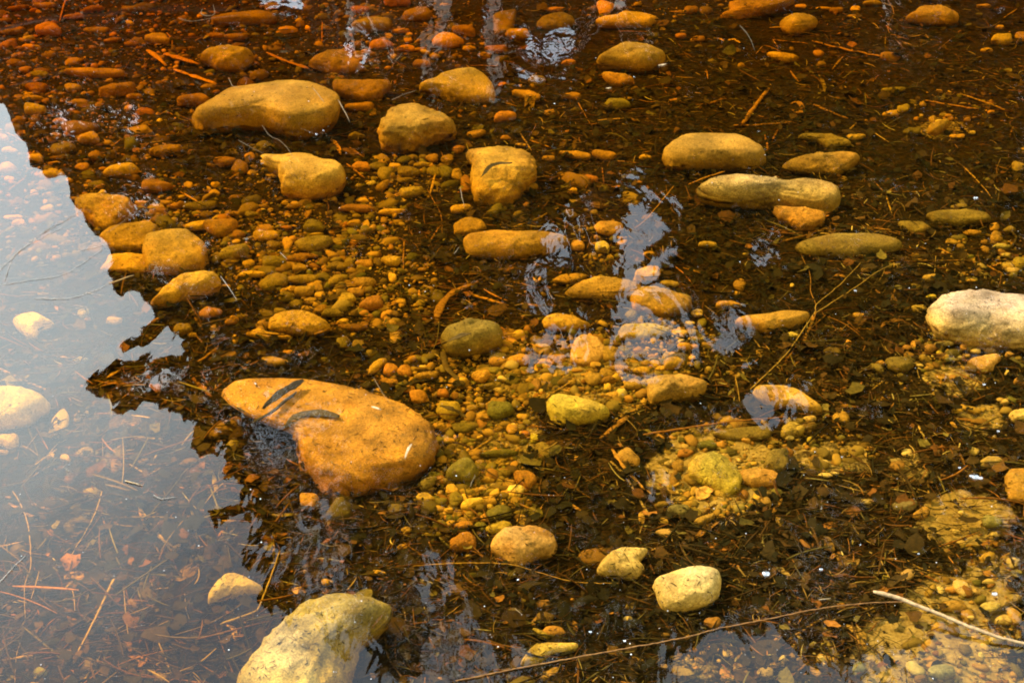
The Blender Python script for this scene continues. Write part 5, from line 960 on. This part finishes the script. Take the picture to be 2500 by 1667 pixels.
def fibres(n, l0, l1, w0, w1, wts, name, label, lift=(0, .012), dens=litter_dens, tiltsd=.12, aniso=0, on_stones=False):
    XY = scatter(n, dens); n = len(XY); C, D = bed_points(XY)
    if on_stones:
        C = C; hh = np.array([hit(*q) for q in XY]); up = hh[:, 2] > C[:, 2] + .006; XY, C = XY[up], hh[up]; n = len(C)
    C0 = C.copy()
    C[:, 2] += rng.uniform(lift[0], lift[1], n) + .001
    Ln = l0 * (l1 / l0) ** rng.random(n); Wd = w0 * (w1 / w0) ** rng.random(n)
    a = rng.uniform(0, math.pi, n)
    if aniso: a = np.where(rng.random(n) < aniso, rng.normal(0.1, .35, n), a)
    ti = rng.normal(0, tiltsd, n)
    d = np.stack([np.cos(a) * np.cos(ti), np.sin(a) * np.cos(ti), np.sin(ti)], 1); s_ = np.stack([-np.sin(a), np.cos(a), a * 0], 1); u = np.cross(d, s_)
    bend = rng.normal(0, .05, n) * (1 + 3 * (rng.random(n) < (.12 if l1 < .1 else .0))) * Ln * (1 if l1 < .1 else .5); bz = rng.normal(0, .05, n) * Ln
    K, S3 = 5, 3; V = np.zeros((n, K, S3, 3))
    for k_ in range(K):
        t_ = k_ / (K - 1) - .5; c = C + d * (Ln * t_)[:, None] + s_ * (bend * (t_ * t_ * 4 - .5))[:, None] + u * (bz * (t_ * t_ * 4))[:, None]
        ww = Wd * (.5 if k_ in (0, K - 1) else 1)
        for j in range(S3):
            b_ = 2 * math.pi * j / 3; V[:, k_, j] = c + s_ * (np.cos(b_) * ww)[:, None] + u * (np.sin(b_) * ww)[:, None]
    V[..., 2] = np.minimum(V[..., 2], -.002)
    f = []
    for k_ in range(K - 1):
        for j in range(3):
            q, w_ = k_ * 3 + j, k_ * 3 + (j + 1) % 3; f += [(q, w_, w_ + 3), (q, w_ + 3, q + 3)]
    F = (np.array(f)[None] + (np.arange(n) * K * 3)[:, None, None]).reshape(-1, 3)
    o = link(name, mesh_np(name, V.reshape(-1, 3), F, True, {'tint': np.repeat(pick_cols(n, wts) * patchy(C0), K * 3, 0)}), M_LITTER)
    return tag(o, label, 'plant litter', None, 'stuff')

def flakes(n, s0, s1, wts, name, label, lift=(0, .012), dens=litter_dens, tilt=.35):
    XY = scatter(n, dens); n = len(XY); C, D = bed_points(XY); C[:, 2] += rng.uniform(lift[0], lift[1], n) + .001
    s = s0 * (s1 / s0) ** (rng.random(n) ** 1.6); asp = rng.uniform(.3, .95, n); a = rng.uniform(0, 2 * math.pi, n)
    nr = np.stack([rng.normal(0, tilt, n), rng.normal(0, tilt, n), np.ones(n)], 1); nr /= np.linalg.norm(nr, axis=1)[:, None]
    d = np.stack([np.cos(a), np.sin(a), a * 0], 1); d = d - nr * (d * nr).sum(1)[:, None]; d /= np.linalg.norm(d, axis=1)[:, None]; e = np.cross(nr, d)
    K = 9; V = np.zeros((n, K + 1, 3)); V[:, 0] = C + nr * (s * rng.normal(0, .12, n))[:, None]
    for k_ in range(K):
        b_ = 2 * math.pi * k_ / K; rr = s * rng.uniform(.55, 1.1, n)
        V[:, k_ + 1] = C + d * (rr * math.cos(b_))[:, None] + e * (rr * asp * math.sin(b_))[:, None] + nr * (s * rng.normal(0, .12, n))[:, None]
    V[..., 2] = np.minimum(V[..., 2], -.002)
    F = (np.array([(0, 1 + q, 1 + (q + 1) % K) for q in range(K)])[None] + (np.arange(n) * (K + 1))[:, None, None]).reshape(-1, 3)
    o = link(name, mesh_np(name, V.reshape(-1, 3), F, True, {'tint': np.repeat(pick_cols(n, wts) * patchy(C), K + 1, 0)}), M_LITTER)
    return tag(o, label, 'plant litter', None, 'stuff')

flakes(20000, .003, .017, [7, 9, 8, 5, 1.2, .2, .05, .8, 0], 'leaf_litter', 'dark rotting leaf fragments packed between the stones', lift=(0, .016))
fibres(42000, .010, .075, .0003, .0010, [6, 7, 6, 4, 2, 1, .7, 2, .15], 'needle_litter', 'dark conifer needles and fine roots matted on the bed', aniso=.35)
flakes(1700, .010, .030, [5, 8, 8, 6, 1.5, .3, 0, 1, 0], 'fallen_leaves', 'dark brown sodden leaves matted over each other on the bed', lift=(.003, .02), tilt=.3)
fibres(1900, .035, .13, .0007, .0024, [3, 5, 7, 6, 3, .8, .2, 1.5, 0], 'twig_litter', 'dark broken twigs tangled in the leaf litter', lift=(.004, .022), tiltsd=.07, aniso=.3)
low_left = lambda X, Y: np.clip((760 - X) / 300, 0, 1) * np.clip((Y - 900) / 200, 0, 1) * (X > -700)
fibres(80, .05, .17, .0009, .0024, [0, 0, 0, 2, 1, 2, 5, 2, .6], 'straw_litter', 'straw coloured dead stems strewn under the sky reflection at the lower left', dens=low_left, lift=(.004, .025), tiltsd=.06)
right_only = lambda X, Y: litter_dens(X, Y) * np.clip((X - 300) / 900, .35, 1)
fibres(5200, .010, .05, .0005, .0017, [0, 0, 1, 2, 3, 3.5, 3, 1, 1.2], 'chip_litter', 'orange and straw coloured splinters strewn over the dark litter', dens=right_only, aniso=.3, lift=(.004, .014))
everywhere = lambda X, Y: np.full(len(X), .8)
fibres(5000, .004, .022, .0003, .0007, [5, 5, 3, 1, .5, .3, .3, 1, 0], 'fine_litter', 'fine dark fibres lying on gravel and sand', dens=everywhere, lift=(.004, .016))
fibres(9000, .003, .014, .00025, .0008, [5, 6, 5, 3, 1, .3, 0, .5, 0], 'stone_litter', 'fine dark debris settled on the tops of the stones', dens=everywhere, lift=(0, .001), tiltsd=.2, on_stones=True)
# dust and pollen that floats
XY = scatter(420, everywhere); n = len(XY); Pp = np.array([at_z(x, y, .0006) for x, y in XY]); US, F0 = ico(1)
s = .0005 * 3.2 ** (rng.random(n) ** 3); V = (US[None] * s[:, None, None] * np.array((1, 1, .5)) + Pp[:, None]).reshape(-1, 3)
o = link('floating_specks', mesh_np('floating_specks', V, (F0[None] + (np.arange(n) * len(US))[:, None, None]).reshape(-1, 3), True, {'tint': np.full((len(V), 3), .62)}), M_LITTER)
tag(o, 'white specks of dust and pollen floating on the water', 'dust', None, 'stuff')

# ------------------------------------------------------------------ air bubbles on the surface
bm_ = bpy.data.materials.new('bubble film'); bm_.use_nodes = True; t = bm_.node_tree; t.nodes.clear(); l = t.links.new
wo = N(t, 'ShaderNodeOutputMaterial'); tr = N(t, 'ShaderNodeBsdfTransparent'); gl = N(t, 'ShaderNodeBsdfGlossy', i_Roughness=.06)
lw = N(t, 'ShaderNodeLayerWeight', i_Blend=.35); mxs = N(t, 'ShaderNodeMixShader'); ma = N(t, 'ShaderNodeMath', operation='MULTIPLY_ADD'); ma.inputs[1].default_value = .8; ma.inputs[2].default_value = .3
l(lw.outputs['Facing'], ma.inputs[0]); l(ma.outputs[0], mxs.inputs[0]); l(tr.outputs[0], mxs.inputs[1]); l(gl.outputs[0], mxs.inputs[2]); l(mxs.outputs[0], wo.inputs[0])
US, F0 = ico(3); blab = defaultdict(int)
for i, (cr, x, y, rpx) in enumerate(BUBBLES):
    X, Y = px(cr, x, y); p = at_z(X, Y, .001); rad = rpx * CS * PXM(p) * .72
    V = US * np.array((1, 1, .62)) * rad
    o = link('air_bubble', mesh_np('air_bubble', V, F0), bm_); o.location = p
    tag(o, None, 'bubble', 'air bubbles on the water')
    wd = where(X, Y); blab[wd] += 1
    o['label'] = ('large' if rpx > 22 else 'tiny') + ' glinting air bubble ' + wd + ('' if blab[wd] == 1 else [', second one', ', third one', ', fourth one', ', fifth one', ', sixth one'][blab[wd] - 2])
# ------------------------------------------------------------------ trees on the far bank (seen mirrored in the water)
ZS = 2500 / 2352.0
def _p(cr, *pts): return [px(cr, *q) for q in pts]
SKY_L = np.array([(-900, 252)] + _p('A',(0,690),(30,700),(75,800),(100,890),(165,950),(185,1020),(205,1110),(265,1115),(300,1200),(322,1215),(420,1165),(472,1140),(455,1200),(480,1290),(468,1340),(500,1390),(550,1400),(562,1470),(600,1530),(645,1568))
 + _p('D',(640,60),(690,80),(720,150),(748,200),(700,290),(690,312),(742,330),(732,370),(745,430),(800,480),(835,420),(875,440),(930,462),(950,520),(980,500),(1008,600),(965,655),(900,668),(925,700),(850,750),(792,770),(778,820),(820,875),(882,850),(900,812),(960,800),(1010,820),(1090,765),(1120,735),(1175,722),(1200,790),(1170,803),(1228,850),(1200,880),(1060,886),(940,900),(860,922),(760,915),(700,950),(620,1008),(590,1042),(545,1072),(570,1094),(612,1080),(625,1132),(660,1155),(712,1130),(725,1222),(755,1265),(800,1210),(870,1225),(920,1270),(945,1200),(1050,1178),(1060,1240),(1112,1252),(1162,1240),(1190,1340),(1215,1355),(1232,1290),(1272,1330),(1265,1430),(1300,1450),(1310,1525),(1340,1518),(1380,1480),(1430,1492),(1450,1400),(1522,1398),(1482,1480),(1495,1560))
 + _p('G',(1500,180),(1570,190),(1600,222),(1672,240),(1642,290),(1620,352),(1540,352),(1470,340),(1400,382),(1328,400),(1350,440),(1380,462),(1400,540),(1440,625),(1462,560),(1482,600),(1502,560),(1550,520),(1600,470),(1660,482),(1692,460),(1692,560),(1662,640),(1640,700),(1618,760),(1640,802),(1672,790),(1692,740),(1750,690),(1792,650),(1832,600),(1875,560),(1850,622),(1805,720),(1792,780),(1742,830),(1702,872),(1700,960),(1760,1022),(1830,1075),(1880,1040),(1884,1100),(1900,1150))
 + [(735,1490),(762,1512),(792,1546),(816,1570),(832,1602),(870,1592),(890,1605),(960,1640),(1075,1650),(1080,2600),(-900,2600)], float)
SKY_R = np.array([(1500,1560),(1560,1500),(1640,1445),(1760,1455),(1850,1502),(1910,1545),(1960,1512),(2080,1520),(2150,1480),(2160,1440),(2235,1425),(2352,1480),(3600,1480),(3600,2400),(1480,2400)], float) * ZS
GAPS = [(1405,490,62,50,1),(1330,560,60,42,1),(1440,560,40,40,.8),(1420,610,45,40,.9),(1395,660,35,40,.8),(1425,705,75,28,1),(1350,790,60,40,.9),(1420,810,90,40,.8),(1510,770,60,40,.7),(1520,830,60,30,.7),(1250,830,40,22,.8),
 (1740,920,45,40,.9),(1840,915,20,35,.8),(1660,770,40,45,.7),(1500,500,22,50,.8),(1520,520,20,40,.6),(1240,665,14,40,.8),(1525,1115,16,18,.9),(1030,1010,40,20,.4),(1610,700,40,30,.5),(1760,575,12,22,.8),(1840,640,12,30,.7),(1770,580,10,14,.9),
 (660,12,60,14,1),(800,112,16,30,.9),(1210,108,14,34,.9),(1330,95,65,14,.9),(1270,130,40,16,.8),(1230,140,40,30,.3),(1330,80,60,20,.4),(1120,40,50,26,.5),(1440,20,40,34,.5),(1360,200,60,14,.4),(2330,15,50,25,.6),(2190,130,40,18,.4),(1000,215,20,10,.5),
 (985,1340,24,50,.8),(1080,1410,26,50,.7),(1150,1490,30,34,.6),(1010,1500,60,70,.45),(1110,1530,50,50,.5),(640,1470,10,10,0),(755,1300,12,24,.7),(1620,960,60,30,.35),(1900,800,40,30,.3),(1960,740,16,20,.3),(1990,930,14,12,.6),(2240,1170,20,20,.25),(2190,1330,50,20,.3),(1490,1130,20,16,.3),(300,280,20,40,.25),(330,340,16,14,.3),(1080,1120,30,12,.2),(1700,560,20,20,.3)]
HOLES = [('D', 1160,745,38,24), ('D', 1240,790,18,14), ('D', 970,942,20,12), ('D', 850,1050,16,10), ('D', 1100,985,44,15), ('D', 1055,1005,15,15), ('D', 800,1118,14,20), ('D', 862,1150,12,14), ('D', 1200,960,40,13), ('D', 820,940,30,9), ('D', 1010,1022,20,12), ('G', 1545,520,20,14), ('G', 1480,470,16,12), ('G', 1850,110,60,14), ('G', 1960,650,60,36), ('G', 2070,540,50,36), ('G', 2150,440,60,24), ('G', 2030,870,18,60), ('G', 1780,640,16,20)]
for c_, a_, b_, r1_, r2_ in HOLES:
    q_ = px(c_, a_, b_); GAPS.append((q_[0] / ZS, q_[1] / ZS, r1_ * CS / ZS, r2_ * CS / ZS, 1))
def inpoly(X, Y, P):
    r_ = np.zeros(len(X), bool); n = len(P); j = n - 1
    for i in range(n):
        xi, yi, xj, yj = P[i][0], P[i][1], P[j][0], P[j][1]
        if yi != yj: r_ ^= ((yi > Y) != (yj > Y)) & (X < (xj - xi) * (Y - yi) / (yj - yi) + xi)
        j = i
    return r_
def keep(Pw, r_):
    q = mirror_project(Pw); X, Y = q[:, 0], q[:, 1]
    jx = 5 * vnoise(np.stack([X * .03, Y * .03, X * 0 + 2], 1)); jy = 5 * vnoise(np.stack([X * .03, Y * .03, X * 0 + 8], 1))
    X, Y = X + jx, Y + jy
    bad = inpoly(X, Y, SKY_L) | inpoly(X, Y, SKY_R)
    for cx, cy, rx, ry, d in GAPS:
        rr = ((X / ZS - cx) / rx / 1.2) ** 2 + ((Y / ZS - cy) / ry / 1.2) ** 2
        bad |= (rr < 1) & (r_.random(len(X)) < d * 1.15)
    return ~bad

m, t, b = newmat('conifer needles'); l = t.links.new
at_ = N(t, 'ShaderNodeAttribute', attribute_name='tint'); l(at_.outputs['Color'], b.inputs['Base Color']); b.inputs['Roughness'].default_value = .6; b.inputs['Specular IOR Level'].default_value = .2
M_NEEDLE = m
m, t, b = newmat('dark bark'); l = t.links.new
tcn = N(t, 'ShaderNodeTexCoord'); n1 = N(t, 'ShaderNodeTexNoise', i_Scale=9, i_Detail=8); l(tcn.outputs['Object'], n1.inputs['Vector'])
c1 = N(t, 'ShaderNodeValToRGB'); e = c1.color_ramp.elements; e[0].color = (.02, .014, .01, 1); e[1].color = (.12, .085, .055, 1); e[0].position = .35; e[1].position = .7
l(n1.outputs[0], c1.inputs[0]); l(c1.outputs[0], b.inputs['Base Color']); b.inputs['Roughness'].default_value = .9
M_BARK = m
m, t, b = newmat('pale birch bark'); l = t.links.new
tcn = N(t, 'ShaderNodeTexCoord'); mp_ = N(t, 'ShaderNodeMapping'); mp_.inputs['Scale'].default_value = (1, 1, 3); n1 = N(t, 'ShaderNodeTexNoise', i_Scale=14, i_Detail=6)
l(tcn.outputs['Object'], mp_.inputs['Vector']); l(mp_.outputs[0], n1.inputs['Vector'])
c1 = N(t, 'ShaderNodeValToRGB'); e = c1.color_ramp.elements; e[0].color = (.12, .09, .07, 1); e[1].color = (.86, .78, .68, 1); e[0].position = .32; e[1].position = .45
l(n1.outputs[0], c1.inputs[0]); l(c1.outputs[0], b.inputs['Base Color']); b.inputs['Roughness'].default_value = .8
M_BIRCH = m

def mir_at(X, Y, D):
    r = ray(X, Y); t_ = D / r[1]; return np.array((r[0] * t_, D, -CAM_H - r[2] * t_))

def extra_clumps(x, y, r_, n, D0, D1, X0, X1, Y0, Y1, near=None):
    """more sprays for one crown, hung where its limbs reach"""
    X = r_.uniform(X0, X1, n) * ZS; Y = r_.uniform(Y0, Y1, n) * ZS
    if near is not None:       # thick rim of the crown
        seg = r_.integers(0, len(near) - 1, n); f = r_.random(n)[:, None]; q = near[seg] * (1 - f) + near[seg + 1] * f
        X = q[:, 0] + r_.exponential(22, n) - 2; Y = q[:, 1] + r_.normal(0, 14, n)
    D = r_.uniform(D0, D1, n)
    return np.array([mir_at(a_, b_, d_) for a_, b_, d_ in zip(X, Y, D)])

def conifer(x, y, h, wd, nb, seed, label, leaf=.062, per=46, extra=()):
    r_ = np.random.default_rng(seed); gz = float(ground_z(np.array([x]), np.array([y]))[0])
    root = bpy.data.objects.new('conifer_tree', None); COL.objects.link(root); root.location = (x, y, gz)
    tag(root, label, 'tree', 'conifers on the far bank mirrored in the water')
    # trunk
    zs = np.linspace(-.15, h, 14); path = np.stack([.05 * np.sin(zs * .9 + seed), .05 * np.cos(zs * .7 + seed), zs], 1)
    V = []; F = []
    for i, p in enumerate(path):
        rad = .018 * h * (1 - i / 13.5) + .008
        for s in range(10):
            a = 2 * math.pi * s / 10; V.append(p + np.array((math.cos(a) * rad, math.sin(a) * rad, 0)))
    for i in range(13):
        for s in range(10):
            a, b_ = i * 10 + s, i * 10 + (s + 1) % 10; F += [(a, b_, b_ + 10), (a, b_ + 10, a + 10)]
    # limbs and sprays
    zz = .35 + (h - .45) * (np.arange(nb) / nb) ** .93; az = np.arange(nb) * 2.39996 + r_.normal(0, .25, nb)
    Lb = wd * (1 - (zz / h) ** 1.35) ** .85 * r_.uniform(.78, 1.12, nb) + .18
    dr = r_.uniform(.12, .38, nb)
    LV = []; LF = []; nv = len(V)
    A, B, C_ = [], [], []
    for i in range(nb):
        dx, dy = math.cos(az[i]), math.sin(az[i]); ts = np.linspace(0, 1, 6)
        bp_ = np.stack([dx * Lb[i] * ts, dy * Lb[i] * ts, zz[i] - dr[i] * Lb[i] * ts + .22 * Lb[i] * ts ** 2.5], 1)
        # wood of the limb
        mid = bp_ + np.array((x, y, gz)); 
        kk = keep(mid, r_)
        last = int(np.argmin(kk)) if not kk.all() else 6
        if last >= 2:
            tb, tf = tube(bp_[:last], .012 * Lb[i] + .006, 4, 1, i, .3, .05)
            LV.append(tb); LF.append(tf + nv); nv += len(tb)
        n = int(per * Lb[i] / .9) + 10
        t_ = r_.random(n) ** .62; wlat = (.09 + .30 * Lb[i] * np.sin(math.pi * np.clip(t_ * .92 + .04, 0, 1)) ** .8 * .55)
        s_ = r_.uniform(-1, 1, n)
        c = np.stack([dx * Lb[i] * t_ - dy * s_ * wlat, dy * Lb[i] * t_ + dx * s_ * wlat, zz[i] - dr[i] * Lb[i] * t_ + .22 * Lb[i] * t_ ** 2.5 - abs(s_) * wlat * .35 - r_.random(n) ** 2 * .16], 1)
        A.append(c); B.append(np.stack([np.full(n, dx) - dy * s_ * .8, np.full(n, dy) + dx * s_ * .8, np.full(n, -.35)], 1)); C_.append(np.full(n, i))
    for ex in extra:
        c = extra_clumps(x, y, r_, *ex) - np.array((x, y, gz)); c = c[(c[:, 2] > .3)]
        A.append(c); dd = c.copy(); dd[:, 2] = -.5 * np.hypot(c[:, 0], c[:, 1]) - .1; B.append(dd / (np.linalg.norm(dd, axis=1)[:, None] + 1e-6))
    C = np.concatenate(A); Dd = np.concatenate(B)
    m_ = 7; C = np.repeat(C, m_, 0); Dd = np.repeat(Dd, m_, 0); n = len(C)
    Dd = Dd + r_.normal(0, .55, (n, 3)); Dd /= np.linalg.norm(Dd, axis=1)[:, None]
    C = C + r_.normal(0, .028, (n, 3))
    kk = keep(C + np.array((x, y, gz)), r_); C, Dd = C[kk], Dd[kk]; n = len(C)
    ln = leaf * r_.uniform(.6, 1.3, n); wv = np.cross(Dd, r_.normal(size=(n, 3))); wv /= np.linalg.norm(wv, axis=1)[:, None]
    wv = wv * (leaf * .14 * r_.uniform(.7, 1.3, n))[:, None]; tip = C + Dd * ln[:, None]; md = (C + tip) / 2
    kk = keep(tip + np.array((x, y, gz)), r_); C, md, wv, tip = C[kk], md[kk], wv[kk], tip[kk]; n = len(C)
    Q = np.stack([C, md + wv, tip, md - wv], 1).reshape(-1, 3); FQ = np.arange(n * 4).reshape(-1, 4)
    tint = np.array((.035, .055, .018)) * r_.uniform(.55, 1.5, (n, 1)) * r_.uniform(.85, 1.15, (n, 3))
    cr_ = link('crown', mesh_np('crown', Q, FQ, False, {'tint': np.repeat(tint, 4, 0)}), M_NEEDLE, root)
    tv = np.concatenate([np.array(V)] + LV); tf = np.concatenate([np.array(F)] + LF)
    link('trunk', mesh_np('trunk', tv, tf), M_BARK, root)
    return n

tot = 0
for a in [(-1.25, 9.0, 8.4, 2.9, 150, 1, 'dark conifer whose ragged left branches are mirrored against the pale sky', .045, 60, [(16000, 8.0, 9.8, 0, 0, 0, 0, SKY_L[1:135]), (8000, 8.4, 10, 100, 1150, -20, 1600)]),
          (.75, 9.7, 10.2, 2.5, 150, 2, 'tall dark conifer mirrored behind the blue gaps in the middle', .065, 60, [(5500, 9, 10.6, 850, 1700, -20, 1600)]),
          (3.1, 9.2, 8.9, 2.7, 150, 3, 'dark conifer whose top is mirrored at the lower right', .065, 60, [(6500, 8.6, 10, 1450, 2420, -20, 1600)]),
          (-2.9, 12.3, 6.6, 2.4, 90, 4, 'shorter conifer mirrored left of the pale trunks', .08, 50, [(5000, 11, 13.5, 20, 800, -20, 760), (1500, 11, 13.5, -250, 120, -20, 240)]), (-.5, 12.6, 10.6, 2.9, 110, 5, 'conifer mirrored under the largest golden boulder', .08, 50),
          (2.0, 12.4, 10.9, 2.7, 110, 6, 'conifer mirrored behind the middle gap in the trees', .08, 50), (4.6, 12.7, 10.9, 2.9, 110, 7, 'conifer mirrored at the right edge of the water', .08, 50),
          (7.0, 13.2, 10, 2.8, 80, 8, 'conifer beyond the right edge of the stream', .09, 44), (-4.9, 13.4, 3.6, 2.0, 60, 9, 'low conifer mirrored in the upper left corner', .085, 44),
          (-7.0, 14.2, 4.6, 1.9, 50, 10, 'low conifer at the left end of the far bank', .09, 40), (-3.9, 15.5, 5.3, 2.3, 60, 11, 'distant conifer mirrored near the upper left edge', .09, 44),
          (.8, 15.5, 11.8, 3.0, 90, 12, 'distant conifer standing behind the middle trees', .1, 44), (3.6, 15.8, 12.2, 3.0, 90, 13, 'distant conifer standing behind the right trees', .1, 44), (-1.6, 15.2, 9.2, 2.8, 90, 14, 'distant conifer standing behind the left trees', .1, 44)]:
    tot += conifer(*a)
print('leaves', tot)

SAP = [('B', [(640,-260),(655,-120),(665,-10),(705,60),(700,110),(685,190),(620,260),(590,350),(590,430),(575,520)], 56, 6.5, 'pale bare birch mirrored as the left wavy trunk at the top'),
       ('B', [(1080,-260),(1060,-120),(1045,-10),(1045,90),(1010,200),(1020,290),(1090,390),(1105,440),(1080,510),(1055,600)], 40, 6.7, 'pale bare birch mirrored as the right wavy trunk at the top'),
       ('B', [(60,-200),(65,0),(90,110),(120,190),(180,310),(215,410)], 24, 6.9, 'thin pale sapling mirrored left of the two birches'),
       ('B', [(190,-200),(210,0),(230,110),(265,230),(330,360),(345,460)], 16, 7.0, 'thinnest pale sapling mirrored between the left sapling and the birches'),
       ('B', [(1830,-200),(1850,-60),(1880,20),(1890,90)], 50, 6.8, 'stout pale stump of birch mirrored at the top edge'),
       ('C', [(1390,-200),(1420,0),(1470,90),(1420,190),(1560,380)], 7, 7.0, 'whip-thin sapling mirrored at the upper right')]
for i, (cr, pts, w_, D, lab) in enumerate(SAP):
    P = resample([px(cr, *p) for p in pts], 12); path = np.array([mir_at(X, Y, D) for X, Y in P])
    path = np.vstack([[path[0][0], D, .05], [path[0][0] * .99 + path[1][0] * .01, D, path[0][2] * .5], path]) if path[0][2] > .15 else path
    path[:, 1] += .12 * np.sin(np.linspace(0, 4, len(path)) + i)
    rad = .5 * w_ * CS * KX / 2500 * 7.6
    V, F = tube(path, rad * 2.0, 12, 1, 70 + i, .42, .03)
    r_ = np.random.default_rng(i); LV, LF, nv = [V], [F], len(V)
    for q in range(7):
        k_ = int(r_.uniform(.3, .95) * (len(path) - 1)); a = r_.uniform(0, 6.28); d = np.array((math.cos(a) * .8, math.sin(a) * .8, r_.uniform(.3, 1)))
        bpth = np.array([path[k_] + d * s * .32 + np.array((0, 0, .05)) * s * s for s in np.linspace(0, 1, 6)])
        tb, tf = tube(bpth, rad * .2, 5, 1, q, .3, .05); LV.append(tb); LF.append(tf + nv); nv += len(tb)
    V = np.concatenate(LV); F = np.concatenate(LF); c = path[0].copy()
    o = link('birch_sapling', mesh_np('birch_sapling', V - c, F), M_BIRCH); o.location = c
    tag(o, lab, 'tree', 'pale bare saplings at the water edge')
